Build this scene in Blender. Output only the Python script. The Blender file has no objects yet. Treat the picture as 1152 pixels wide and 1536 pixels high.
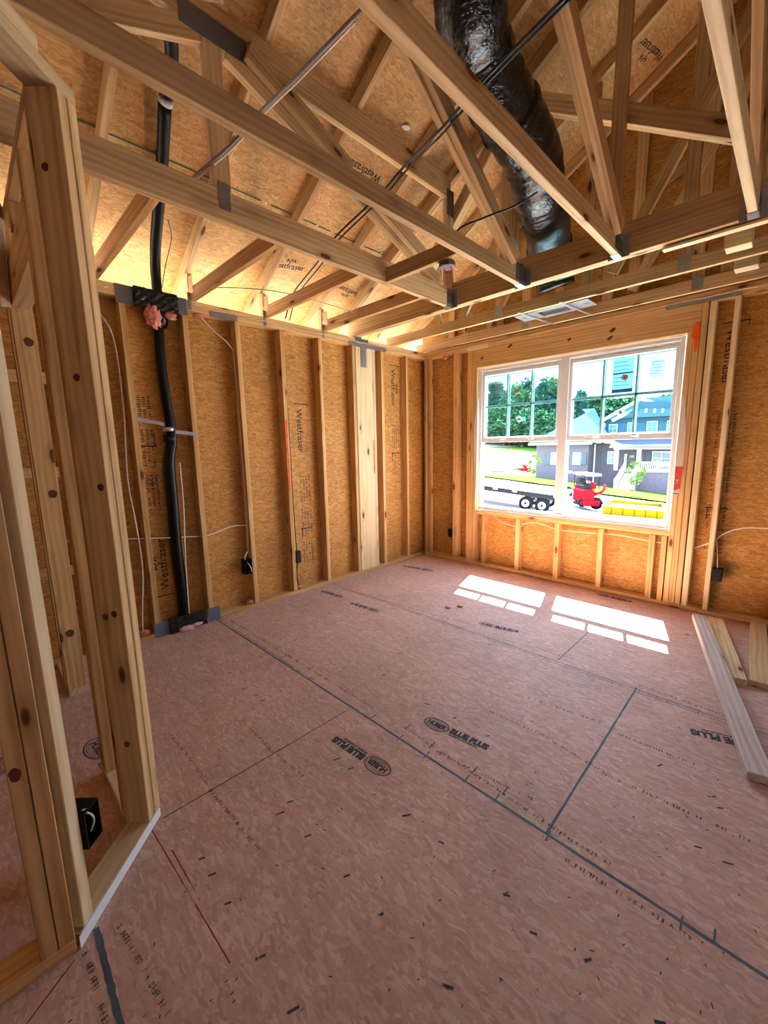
import bpy, bmesh, math, random
from mathutils import Vector, Matrix, noise
random.seed(11)
S = bpy.context.scene
C = bpy.context.collection
PI = math.pi
H = 2.478                                   # underside of the trusses = top of the wall plates

# ------------------------------------------------------------ camera
CAM = Vector((3.2728, -4.041, 1.394))
YAW, PITCH, ROLL, FPX = .7813, -.1597, -.02, 618.05
def cam_axes():
    cy, sy, cp, sp = math.cos(YAW), math.sin(YAW), math.cos(PITCH), math.sin(PITCH)
    f = Vector((-sy*cp, cy*cp, sp)); r = Vector((cy, sy, 0)); u = r.cross(f)
    cr, sr = math.cos(ROLL), math.sin(ROLL)
    return cr*r + sr*u, -sr*r + cr*u, f
RX, UY, FZ = cam_axes()
cd = bpy.data.cameras.new('camera'); cam = bpy.data.objects.new('camera', cd); C.objects.link(cam)
cam.matrix_world = Matrix(((RX.x, UY.x, -FZ.x, CAM.x), (RX.y, UY.y, -FZ.y, CAM.y), (RX.z, UY.z, -FZ.z, CAM.z), (0, 0, 0, 1)))
cd.sensor_fit = 'VERTICAL'; cd.sensor_height = 36; cd.lens = FPX/1536*36; cd.clip_start = .05; cd.clip_end = 600
S.camera = cam
# surveying helpers: where the sight line through a point of the photo meets a real plane of the place
def ray(px, py): return FZ + RX*((px-576)/FPX) - UY*((py-768)/FPX)
def on_z(px, py, z=0.): d = ray(px, py); return CAM + d*((z-CAM.z)/d.z)
def on_x(px, py, x=0.): d = ray(px, py); return CAM + d*((x-CAM.x)/d.x)
def on_y(px, py, y=0.): d = ray(px, py); return CAM + d*((y-CAM.y)/d.y)

# ------------------------------------------------------------ light
w = bpy.data.worlds.new('sky'); S.world = w; w.use_nodes = True
nt = w.node_tree; nt.nodes.clear()
wo = nt.nodes.new('ShaderNodeOutputWorld'); bg = nt.nodes.new('ShaderNodeBackground')
tc = nt.nodes.new('ShaderNodeTexCoord'); sx = nt.nodes.new('ShaderNodeSeparateXYZ'); cr = nt.nodes.new('ShaderNodeValToRGB')
nt.links.new(tc.outputs['Generated'], sx.inputs[0]); nt.links.new(sx.outputs['Z'], cr.inputs[0]); nt.links.new(cr.outputs[0], bg.inputs[0]); nt.links.new(bg.outputs[0], wo.inputs[0])
cr.color_ramp.elements[0].position = .0; cr.color_ramp.elements[0].color = (.86, .93, 1, 1)
cr.color_ramp.elements[1].position = .9; cr.color_ramp.elements[1].color = (.44, .64, 1, 1)
bg.inputs[1].default_value = 1.35
sl = bpy.data.lights.new('sun', 'SUN'); sl.energy = 20; sl.angle = .006; sl.color = (1, .95, .86)
sun = bpy.data.objects.new('sun', sl); C.objects.link(sun)
sun.rotation_euler = Vector((.17, -.585, -1)).to_track_quat('-Z', 'Y').to_euler()
S.view_settings.view_transform = 'Standard'; S.view_settings.look = 'None'; S.view_settings.gamma = 1
S.view_settings.use_curve_mapping = False; S.view_settings.exposure = 3.32

# ------------------------------------------------------------ helpers
def new_obj(name, me, parent=None, mat=None):
    o = bpy.data.objects.new(name, me); C.objects.link(o)
    if parent: o.parent = parent
    if mat and me is not None and not me.materials: me.materials.append(mat)
    return o
def tag(o, label=None, cat=None, group=None, kind=None):
    if label: o['label'] = label
    if cat: o['category'] = cat
    if group: o['group'] = group
    if kind: o['kind'] = kind
    return o
def empty(name, loc=(0, 0, 0), label=None, cat=None, group=None, kind=None, rz=0):
    o = bpy.data.objects.new(name, None); C.objects.link(o); o.location = loc; o.rotation_euler = (0, 0, rz); o.empty_display_size = .1
    return tag(o, label, cat, group, kind)
def rel(o, parent):
    """parent keeping world placement (parents are only moved / turned about z)"""
    o.parent = parent
    pm = Matrix.Translation(parent.location) @ parent.rotation_euler.to_matrix().to_4x4()
    o.matrix_parent_inverse = pm.inverted()
    return o
def fin(bm, name, mat, parent=None, bevel=0, smooth=False):
    if bevel: bmesh.ops.bevel(bm, geom=bm.edges[:], offset=bevel, segments=1, affect='EDGES')
    bmesh.ops.recalc_face_normals(bm, faces=bm.faces[:])
    me = bpy.data.meshes.new(name); bm.to_mesh(me); bm.free()
    if smooth:
        for p in me.polygons: p.use_smooth = True
    o = bpy.data.objects.new(name, me); C.objects.link(o); me.materials.append(mat)
    if parent: rel(o, parent)
    return o
def box_bm(bm, a, b):
    vs = [bm.verts.new((x, y, z)) for x in (a[0], b[0]) for y in (a[1], b[1]) for z in (a[2], b[2])]
    for f in ((0, 1, 3, 2), (4, 6, 7, 5), (0, 4, 5, 1), (2, 3, 7, 6), (0, 2, 6, 4), (1, 5, 7, 3)): bm.faces.new([vs[i] for i in f])
    return vs
def box(name, a, b, mat, parent=None, bevel=0):
    """box whose object origin sits at its centre"""
    c = [(a[i]+b[i])/2 for i in range(3)]
    bm = bmesh.new(); box_bm(bm, [a[i]-c[i] for i in range(3)], [b[i]-c[i] for i in range(3)])
    o = fin(bm, name, mat, None, bevel); o.location = c
    if parent: rel(o, parent)
    return o
def boxes(name, L, mat, parent=None, bevel=0):
    bm = bmesh.new()
    for a, b in L: box_bm(bm, a, b)
    return fin(bm, name, mat, parent, bevel)
def beam(name, p0, p1, side, t, d, mat, parent=None, e0=0, e1=0, bevel=.0022):
    """a board from p0 to p1 (centre line); 'side' is the direction its thickness t runs in; local X runs with the grain.
    e0/e1 slant the ends: depth offset of the end cut"""
    p0, p1, side = Vector(p0), Vector(p1), Vector(side)
    X = (p1-p0).normalized(); Y = (side - X*side.dot(X)).normalized(); Z = X.cross(Y); L = (p1-p0).length
    bm = bmesh.new(); vs = box_bm(bm, (-L/2, -t/2, -d/2), (L/2, t/2, d/2))
    for v in vs:
        if v.co.x < 0: v.co.x += e0*(1 if v.co.z > 0 else -1)
        else: v.co.x += e1*(1 if v.co.z > 0 else -1)
    o = fin(bm, name, mat, None, bevel)
    M = Matrix((X, Y, Z)).transposed().to_4x4(); M.translation = (p0+p1)/2
    if parent:
        rel(o, parent); o.matrix_world = M
        o.matrix_parent_inverse = Matrix.Identity(4)
        pm = Matrix.Translation(parent.location) @ parent.rotation_euler.to_matrix().to_4x4()
        o.matrix_basis = pm.inverted() @ M
    else: o.matrix_basis = M
    return o
def tube_bm(bm, pts, r, seg=10, caps=True):
    pts = [Vector(p) for p in pts]; n = len(pts)
    rr = r if hasattr(r, '__len__') else [r]*n
    up = None; rings = []
    for i, p in enumerate(pts):
        t = (pts[min(i+1, n-1)]-pts[max(i-1, 0)]).normalized()
        if up is None: up = Vector((0, 0, 1)) if abs(t.z) < .9 else Vector((1, 0, 0))
        a = t.cross(up).normalized(); up = a.cross(t).normalized()
        rings.append([bm.verts.new(p+(a*math.cos(2*PI*k/seg)+up*math.sin(2*PI*k/seg))*rr[i]) for k in range(seg)])
    for i in range(n-1):
        for k in range(seg): bm.faces.new((rings[i][k], rings[i][(k+1) % seg], rings[i+1][(k+1) % seg], rings[i+1][k]))
    if caps: bm.faces.new(rings[0][::-1]); bm.faces.new(rings[-1])
    return rings
def spline(pts, n=8):
    P = [Vector(p) for p in pts]; P = [P[0]*2-P[1]]+P+[P[-1]*2-P[-2]]; out = []
    for i in range(1, len(P)-2):
        for k in range(n):
            t = k/n; a, b, c, d = P[i-1], P[i], P[i+1], P[i+2]
            out.append(.5*((2*b)+(c-a)*t+(2*a-5*b+4*c-d)*t*t+(3*b-a-3*c+d)*t**3))
    out.append(P[-2]); return out
def tube(name, pts, r, mat, parent=None, seg=10, n=8, smooth=True):
    q = spline(pts, n) if n else [Vector(p) for p in pts]
    if hasattr(r, '__len__'):
        m = len(q)-1; r = [r[min(int(i/m*(len(r)-1)), len(r)-2)]*(1-(i/m*(len(r)-1)-min(int(i/m*(len(r)-1)), len(r)-2))) + r[min(int(i/m*(len(r)-1)), len(r)-2)+1]*(i/m*(len(r)-1)-min(int(i/m*(len(r)-1)), len(r)-2)) for i in range(m+1)]
    bm = bmesh.new(); tube_bm(bm, q, r, seg); return fin(bm, name, mat, parent, 0, smooth)
def cyl_bm(bm, a, b, r, seg=16): tube_bm(bm, [a, b], r, seg)
def poly(name, pts, mat, parent=None, thick=0.):
    bm = bmesh.new(); vs = [bm.verts.new(p) for p in pts]; f = bm.faces.new(vs)
    if thick:
        bmesh.ops.recalc_face_normals(bm, faces=[f]); e = bmesh.ops.extrude_face_region(bm, geom=[f]); n = f.normal.copy()
        for v in e['geom']:
            if isinstance(v, bmesh.types.BMVert): v.co += n*thick
    return fin(bm, name, mat, parent)
def sheet(name, org, ux, uy, w_, h_, t, mat, parent=None):
    """a panel: local X = ux (length w_), local Y = uy (length h_), thickness t along ux x uy; origin at a corner"""
    ux, uy = Vector(ux).normalized(), Vector(uy).normalized(); uz = ux.cross(uy)
    bm = bmesh.new(); box_bm(bm, (0, 0, 0), (w_, h_, t)); o = fin(bm, name, mat)
    M = Matrix((ux, uy, uz)).transposed().to_4x4(); M.translation = Vector(org)
    if parent:
        pm = Matrix.Translation(parent.location) @ parent.rotation_euler.to_matrix().to_4x4(); o.parent = parent; o.matrix_basis = pm.inverted() @ M
    else: o.matrix_basis = M
    return o
def blob(name, c, r, mat, parent=None, squash=(1, 1, 1), rough=.35, seed=0, sub=3, freq=2.5):
    bm = bmesh.new(); bmesh.ops.create_icosphere(bm, subdivisions=sub, radius=1)
    for v in bm.verts:
        n = noise.noise(v.co*freq+Vector((seed*7.1, seed*3.3, seed)))*rough+noise.noise(v.co*freq*2.7+Vector((seed*2, 5, seed)))*rough*.6
        v.co = v.co*(1+n); v.co = Vector([v.co[i]*squash[i]*r for i in range(3)])
    o = fin(bm, name, mat, None, 0, True); o.location = c
    if parent: rel(o, parent)
    return o
def text(name, s, M, size, mat, parent=None, extrude=0, xscale=1., space=1., bold=0.):
    cu = bpy.data.curves.new(name, 'FONT'); cu.body = s; cu.size = size; cu.extrude = extrude; cu.space_character = space; cu.offset = bold; cu.resolution_u = 3
    tmp = bpy.data.objects.new('tmp', cu); C.objects.link(tmp); bpy.context.view_layer.update()
    me = bpy.data.meshes.new_from_object(tmp.evaluated_get(bpy.context.evaluated_depsgraph_get()))
    bpy.data.objects.remove(tmp); me.name = name
    for v in me.vertices: v.co.x *= xscale
    me.materials.clear(); me.materials.append(mat)
    o = bpy.data.objects.new(name, me); C.objects.link(o)
    if parent:
        pm = Matrix.Translation(parent.location) @ parent.rotation_euler.to_matrix().to_4x4(); o.parent = parent; o.matrix_basis = pm.inverted() @ M
    else: o.matrix_basis = M
    return o
def frame(org, ux, uy):
    ux, uy = Vector(ux).normalized(), Vector(uy); uz = ux.cross(uy).normalized(); uy = uz.cross(ux)
    M = Matrix((ux, uy, uz)).transposed().to_4x4(); M.translation = Vector(org); return M

ORD = 'first second third fourth fifth sixth seventh eighth ninth tenth eleventh twelfth thirteenth fourteenth fifteenth sixteenth seventeenth'.split()
# ------------------------------------------------------------ materials
class MT:
    def __init__(s, name, rough=.6, spec=.3, metal=0.):
        s.m = bpy.data.materials.new(name); s.m.use_nodes = True; s.t = s.m.node_tree; s.b = s.t.nodes['Principled BSDF']
        s.b.inputs['Roughness'].default_value = rough; s.b.inputs['Specular IOR Level'].default_value = spec; s.b.inputs['Metallic'].default_value = metal
    def n(s, k, **kw):
        nd = s.t.nodes.new('ShaderNode'+k)
        for a, v in kw.items(): setattr(nd, a, v)
        return nd
    def l(s, a, b): s.t.links.new(a, b)
    def coord(s, scale=(1, 1, 1), rot=(0, 0, 0), rnd=True):
        tcn = s.n('TexCoord'); mp = s.n('Mapping'); mp.inputs['Scale'].default_value = scale; mp.inputs['Rotation'].default_value = rot
        src = tcn.outputs['Object']
        if rnd:
            oi = s.n('ObjectInfo'); mu = s.n('VectorMath', operation='MULTIPLY_ADD')
            cb = s.n('CombineXYZ'); s.l(oi.outputs['Random'], cb.inputs[0]); s.l(oi.outputs['Random'], cb.inputs[1]); s.l(oi.outputs['Random'], cb.inputs[2])
            s.l(cb.outputs[0], mu.inputs[0]); mu.inputs[1].default_value = (37, 53, 71); s.l(src, mu.inputs[2]); src = mu.outputs[0]
        s.l(src, mp.inputs[0]); return mp.outputs[0]
    def ramp(s, fac, stops, interp='LINEAR'):
        r = s.n('ValToRGB'); r.color_ramp.interpolation = interp
        while len(r.color_ramp.elements) < len(stops): r.color_ramp.elements.new(.5)
        for e, (p, c) in zip(r.color_ramp.elements, stops): e.position = p; e.color = (*c, 1) if len(c) == 3 else c
        s.l(fac, r.inputs[0]); return r.outputs[0]
    def mix(s, fac, a, b, mode='MIX'):
        m = s.n('Mix', data_type='RGBA', blend_type=mode); 
        for sock, v in ((m.inputs[0], fac), (m.inputs[6], a), (m.inputs[7], b)):
            if hasattr(v, 'links') or hasattr(v, 'is_linked'): s.l(v, sock)
            else: sock.default_value = v if not hasattr(v, '__len__') else ((*v, 1) if len(v) == 3 else v)
        return m.outputs[2]
    def math(s, op, a, b=None, clamp=False):
        m = s.n('Math', operation=op, use_clamp=clamp)
        for i, v in enumerate((a, b)):
            if v is None: continue
            if hasattr(v, 'is_linked'): s.l(v, m.inputs[i])
            else: m.inputs[i].default_value = v
        return m.outputs[0]
    def noise(s, vec, scale, detail=3, rough=.5, dist=0):
        n = s.n('TexNoise'); n.inputs['Scale'].default_value = scale; n.inputs['Detail'].default_value = detail; n.inputs['Roughness'].default_value = rough; n.inputs['Distortion'].default_value = dist
        s.l(vec, n.inputs['Vector']); return n.outputs['Fac']
    def vor(s, vec, scale, out='Color', feature='F1'):
        n = s.n('TexVoronoi', feature=feature); n.inputs['Scale'].default_value = scale; s.l(vec, n.inputs['Vector']); return n.outputs[out]
    def base(s, c):
        if hasattr(c, 'is_linked'): s.l(c, s.b.inputs['Base Color'])
        else: s.b.inputs['Base Color'].default_value = (*c, 1)
    def bump(s, h, strength=.3, dist=.002):
        b = s.n('Bump'); b.inputs['Strength'].default_value = strength; b.inputs['Distance'].default_value = dist; s.l(h, b.inputs['Height']); s.l(b.outputs[0], s.b.inputs['Normal'])

def pine(name, light, mid, dark, rough=.65):
    m = MT(name, rough, .25)
    v = m.coord((.55, 1, 1)); g1 = m.noise(m.coord((1.3, 34, 34)), 1, 5, .6, .5)
    wv = m.n('TexWave', wave_type='RINGS', rings_direction='X'); wv.inputs['Scale'].default_value = 9; wv.inputs['Distortion'].default_value = 5; wv.inputs['Detail'].default_value = 2; wv.inputs['Detail Scale'].default_value = .6
    m.l(m.coord((.35, 1.6, 1.6)), wv.inputs['Vector'])
    f = m.math('ADD', m.math('MULTIPLY', g1, .75), m.math('MULTIPLY', wv.outputs['Fac'], .14))
    col = m.ramp(f, [(.20, dark), (.43, mid), (.62, light)])
    # knots
    kd = m.vor(m.coord((3.1, 9, 9)), 1, 'Distance'); kc = m.ramp(kd, [(.10, (1, 1, 1)), (.135, (0, 0, 0))])
    kh = m.ramp(kd, [(.10, (.6, .6, .6)), (.30, (0, 0, 0))])
    col = m.mix(kh, col, tuple(c*.72 for c in dark)); col = m.mix(kc, col, (.15, .045, .015))
    # board to board tone and a slow stain
    oi = m.n('ObjectInfo'); tone = m.ramp(oi.outputs['Random'], [(0, (.80, .76, .70)), (.5, (.98, .97, .95)), (1, (1.1, 1.08, 1.02))])
    col = m.mix(1.0, col, tone, 'MULTIPLY'); st = m.ramp(m.noise(v, 2.4, 3), [(.3, (.86, .84, .82)), (.7, (1.04, 1.04, 1.04))]); col = m.mix(1.0, col, st, 'MULTIPLY')
    m.base(col); m.bump(g1, .25, .0012); return m.m
def osb(name, cols, flake=1., mottled=.5, rough=.62):
    m = MT(name, rough, .25)
    pick = None; col = None
    wn = m.n('TexNoise'); wn.inputs['Scale'].default_value = 13*flake; wn.inputs['Detail'].default_value = 3; m.l(m.coord((1, 1, 1)), wn.inputs['Vector']); warp = wn.outputs['Color']
    for k, (ang, sc) in enumerate(((.25, (26, 84)), (1.35, (78, 30)), (2.3, (30, 95)), (-.5, (24, 72)), (.9, (34, 105)))):
        mp = m.coord((sc[0]*flake, sc[1]*flake, 6), (0, 0, ang), False)
        ad = m.n('VectorMath', operation='MULTIPLY_ADD'); m.l(warp, ad.inputs[0]); ad.inputs[1].default_value = (5.5, 5.5, 0); m.l(mp, ad.inputs[2])
        c = m.vor(ad.outputs[0], 1); sp = m.n('SeparateColor'); m.l(c, sp.inputs[0])
        layer = m.ramp(sp.outputs[0], [(0, cols[0]), (.3, cols[1]), (.65, cols[2]), (1, cols[3])])
        if col is None: col = layer
        else: col = m.mix(m.ramp(sp.outputs[1], [(.45, (0, 0, 0)), (.55, (1, 1, 1))]), col, layer)
    col = m.mix(.30, col, tuple(sum(c[i] for c in cols)/4 for i in range(3)))
    big = m.ramp(m.noise(m.coord((1, 1, 1)), 2.2, 5, .6), [(.3, (1-mottled*.35,)*3), (.7, (1+mottled*.12,)*3)])
    col = m.mix(1.0, col, big, 'MULTIPLY')
    fl = m.vor(m.coord((70*flake, 24*flake, 5), (0, 0, .9), False), 1, 'Distance'); fs = m.ramp(m.noise(m.coord((11, 11, 11)), 1, 2), [(.56, (0, 0, 0)), (.68, (1, 1, 1))])
    chip = m.mix(1., m.ramp(fl, [(.10, (1, 1, 1)), (.16, (0, 0, 0))]), fs, 'MULTIPLY'); col = m.mix(chip, col, (.07, .035, .015))
    m.base(col); m.bump(m.noise(m.coord((30, 30, 30)), 1, 4), .2, .001); return m.m
def flat(name, c, rough=.6, metal=0, spec=.3, vary=.12, scale=18):
    m = MT(name, rough, spec, metal); n = m.noise(m.coord((1, 1, 1)), scale, 3)
    m.base(m.mix(n, tuple(x*(1-vary) for x in c), tuple(min(1, x*(1+vary)) for x in c))); m.bump(n, .08, .001); return m.m
def glass(name, tint, gloss=.06):
    m = bpy.data.materials.new(name); m.use_nodes = True; t = m.node_tree; t.nodes.clear()
    o = t.nodes.new('ShaderNodeOutputMaterial'); a = t.nodes.new('ShaderNodeBsdfTransparent'); b = t.nodes.new('ShaderNodeBsdfGlossy'); x = t.nodes.new('ShaderNodeMixShader')
    a.inputs[0].default_value = (*tint, 1); b.inputs['Roughness'].default_value = .02; x.inputs[0].default_value = gloss
    t.links.new(a.outputs[0], x.inputs[1]); t.links.new(b.outputs[0], x.inputs[2]); t.links.new(x.outputs[0], o.inputs[0]); return m
def ink(name, c, cover=.8, scale=60):
    """worn print: pigment with the board showing through"""
    m = MT(name, .7, .1); m.base(c); n = m.noise(m.coord((1, 1, 1), (0, 0, 0), False), scale, 3)
    m.l(m.ramp(n, [(.56, (cover, cover, cover)), (.56+.22*cover, (0, 0, 0))]), m.b.inputs['Alpha']); return m.m

M = {}
M['stud'] = pine('pine_stud', (.79, .52, .25), (.68, .42, .18), (.44, .225, .08))
M['truss'] = pine('pine_truss', (.74, .52, .28), (.62, .42, .215), (.40, .23, .10))
M['pale'] = pine('pine_pale', (.82, .68, .46), (.72, .56, .34), (.52, .36, .18))
M['grey'] = pine('pine_weathered', (.66, .62, .62), (.55, .49, .47), (.38, .29, .25))
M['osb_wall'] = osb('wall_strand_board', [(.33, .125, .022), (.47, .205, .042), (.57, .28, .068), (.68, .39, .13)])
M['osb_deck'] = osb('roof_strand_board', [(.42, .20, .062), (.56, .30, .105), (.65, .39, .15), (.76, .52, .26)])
M['osb_floor'] = osb('floor_strand_board', [(.46, .26, .21), (.55, .335, .27), (.60, .38, .32), (.74, .53, .46)], 1.0, .5)
M['white'] = flat('white_vinyl', (.78, .80, .84), .35, vary=.02)
M['paper'] = flat('white_plate_edge', (.80, .80, .80), .6, vary=.03)
M['galv'] = flat('galvanised_steel', (.36, .37, .37), .38, .85, .5, .25, 30)
M['strap'] = flat('bright_steel', (.50, .49, .52), .3, .8, .5, .1, 30)
M['strap2'] = flat('lilac_grey_strap', (.34, .31, .33), .45, .2); M['plate'] = flat('dull_steel_plate', (.15, .15, .16), .5, .5, .4, .15, 30)
M['plate2'] = flat('blue_grey_plate', (.12, .14, .21), .55, .2, .4, .12, 30)
M['black'] = flat('black_plastic', (.006, .006, .007), .5, 0, .2, .3)
M['wrap'] = flat('black_rubber_insulation', (.004, .004, .0045), .38, 0, .25, .3)
M['pipe_foam'] = M['wrap']
M['foam'] = flat('salmon_insulation', (.72, .26, .19), .9, vary=.35, scale=60)
M['pinkfoam'] = flat('pink_insulation', (.85, .48, .50), .9, vary=.25, scale=70)
M['bead'] = flat('cream_sealant', (.78, .62, .42), .7, vary=.25, scale=50)
M['cable_w'] = flat('white_cable', (.78, .72, .64), .5, vary=.05)
M['cable_b'] = flat('black_cable', (.012, .012, .012), .4, vary=.1)
M['cable_g'] = flat('grey_cable', (.30, .24, .21), .45, vary=.1)
M['orange'] = ink('orange_spray_paint', (.95, .10, .015), .95, 14)
M['ink'] = ink('black_ink', (.035, .035, .05), .95, 55)
M['ink_floor'] = ink('floor_ink', (.055, .06, .085), .98, 40)
M['ink_thin'] = ink('faded_ink', (.07, .055, .06), .75, 35)
M['seam'] = flat('blue_seam_sealer', (.085, .115, .155), .7, vary=.35, scale=9)
M['gap'] = flat('panel_gap', (.10, .05, .035), .9)
M['red'] = ink('red_chalk', (.33, .04, .06), .9, 8)
M['green'] = flat('green_edge_paint', (.02, .11, .07), .8)
# crinkled duct film
dm = MT('black_duct_film', .13, .45); dm.base((.006, .006, .007)); dm.b.inputs['Roughness'].default_value = .12
dn = dm.noise(dm.coord((1, 1, 2.2), (.5, .6, 0), False), 38, 4, .55, 1.2); dm.bump(dn, .85, .0055); M['duct'] = dm.m

# ------------------------------------------------------------ setting: floor, walls, roof deck
floor = sheet('floor', (-.1, -9.0, -.022), (1, 0, 0), (0, 1, 0), 7.2, 9.1, .022, M['osb_floor']); tag(floor, kind='structure')
def on_floor(name, pts2, mat, z=.0006):   # flat marks on the subfloor
    return tag(poly(name, [(x, y, z) for x, y in pts2], mat, floor), kind='structure')
def fstrip(name, a, b, wd, mat, z=.0006, n=14, jit=.2):
    a, b = Vector(a), Vector(b); d = (b-a).normalized(); p = Vector((-d.y, d.x)); bm = bmesh.new(); prev = None
    for i in range(n+1):
        c = a.lerp(b, i/n); ww = wd/2*(1+random.uniform(-jit, jit)); off = p*random.uniform(-jit, jit)*wd*.3
        q = (bm.verts.new((*(c+off+p*ww), z)), bm.verts.new((*(c+off-p*ww), z)))
        if prev: bm.faces.new((prev[0], prev[1], q[1], q[0]))
        prev = q
    return tag(fin(bm, name, mat, floor), kind='structure')
YS1, YS2 = -1.523, -2.736
fstrip('panel_seam', (.0, YS1), (5.0, YS1), .007, M['seam'], n=60)
fstrip('panel_seam', (.0, YS1-.025), (5.0, YS1-.025), .004, M['seam'], n=60)
fstrip('panel_seam', (.0, YS2), (5.0, YS2), .011, M['seam'], n=80)
fstrip('panel_seam', (.0, YS2+.02), (1.1, YS2+.02), .004, M['seam'], n=20)
s1 = on_z(955, 1032), on_z(820, 1250); fstrip('panel_seam', s1[0].xy, s1[1].xy, .009, M['seam'], n=30)
s1 = on_z(883, 948), on_z(837, 990); fstrip('panel_seam', s1[0].xy, s1[1].xy, .006, M['seam'], n=16)
s1 = on_z(520, 1066), on_z(244, 1228); fstrip('panel_seam', s1[0].xy, s1[1].xy, .005, M['gap'], n=20)
s1 = on_z(144, 1392), on_z(187, 1560); fstrip('panel_seam', s1[0].xy, s1[1].xy, .015, M['seam'], n=20)
for a, b, m_ in (((210, 1215), (345, 1445), 'red'), ((258, 1275), (300, 1350), 'red'), ((40, 1536), (112, 1440), 'red')):
    fstrip('chalk_line', on_z(*a).xy, on_z(*b).xy, .004, M[m_], n=20)
# tick marks across the seams
bm = bmesh.new()
def dash(bm, c, ang, L, wd, z=.0007):
    d = Vector((math.cos(ang), math.sin(ang)))*L/2; p = Vector((-math.sin(ang), math.cos(ang)))*wd/2; c = Vector(c)
    bm.faces.new([bm.verts.new((*q, z)) for q in (c-d-p, c+d-p, c+d+p, c-d+p)])
for px, py in ((600, 1107), (612, 1090), (640, 1132), (648, 1118), (700, 1168), (712, 1155), (745, 1197), (758, 1186), (822, 1254), (1022, 1385), (1072, 1405), (520, 1035), (465, 1003), (425, 985), (560, 1075)):
    P = on_z(px, py); dash(bm, (P.x, P.y), PI/2+.05, .05, .006)
for i in range(26): dash(bm, (.35+i*.135, YS1-.012), PI/2, .045, .003)
tag(fin(bm, 'tick_mark', M['seam'], floor), kind='structure')
# nail / staple marks printed on the panels
bm = bmesh.new()
for px, py in ((303, 1288), (318, 1312), (342, 1355), (391, 1436), (440, 1515), (520, 1314), (571, 1372), (462, 1254), (610, 1223), (662, 1264), (760, 1343), (672, 1480), (882, 1440), (1047, 1271), (1092, 1295), (990, 1534), (505, 1139), (526, 1153), (435, 1203), (420, 1220), (366, 1033), (384, 1043), (394, 1051), (540, 945), (575, 1012), (600, 980), (640, 1056), (682, 1077), (731, 1104), (735, 967), (610, 957), (350, 992), (345, 1009), (1067, 1195), (990, 1148), (800, 1400), (1080, 1212)):
    P = on_z(px, py); dash(bm, (P.x, P.y), random.uniform(.2, 1.5) if px > 600 else 1.2, random.uniform(.018, .034), .007)
for i in range(90):
    px, py = random.uniform(230, 1150), random.uniform(900, 1530); P = on_z(px, py)
    if P.x > .1: dash(bm, (P.x, P.y), random.uniform(0, PI), random.uniform(.006, .014), .0032)
tag(fin(bm, 'staple_mark', M['ink_floor'], floor), kind='structure')
# rows of small print between the seams (too small to read in the photo): broken dashes
bm = bmesh.new()
def small_print(a, b, hgt=.017, fill=.72, z=.0008):
    a, b = Vector(a), Vector(b); d = (b-a); L = d.length; d.normalize(); ang = math.atan2(d.y, d.x); s = 0
    while s < L:
        wl = random.uniform(.008, .014)
        if random.random() < fill:
            nn = Vector((-d.y, d.x)); g = a+d*s
            for _ in range(random.choice((1, 2, 2))): dash(bm, g+d*random.uniform(-.3, .3)*wl, ang+PI/2+random.uniform(-.25, .25), hgt*.8, .0022, z)
            for _ in range(random.choice((0, 1, 2))): dash(bm, g+nn*hgt*random.choice((-.38, 0, .38)), ang, wl*.7, .002, z+.00005)
        s += wl
for a, b in (((253, 1098), (312, 1175)), ((315, 1185), (390, 1276)), ((360, 1077), (400, 1118)), ((402, 1122), (455, 1165)), ((735, 1068), (820, 1105)), ((822, 1108), (900, 1155)), ((905, 1160), (1125, 1262)), ((790, 1046), (905, 1085)), ((925, 1100), (1050, 1150)), ((345, 930), (560, 1062)), ((350, 945), (470, 1020)), ((605, 1090), (850, 1255)), ((655, 1128), (800, 1200)), ((835, 1247), (915, 1296)), ((850, 1290), (1040, 1410)), ((500, 880), (700, 935)), ((720, 950), (860, 988)), ((960, 1028), (1090, 1075)), ((180, 1390), (260, 1536)), ((128, 1430), (160, 1536))):
    small_print(on_z(*a).xy, on_z(*b).xy)
tag(fin(bm, 'fine_print', M['ink_thin'], floor), kind='structure')

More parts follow.
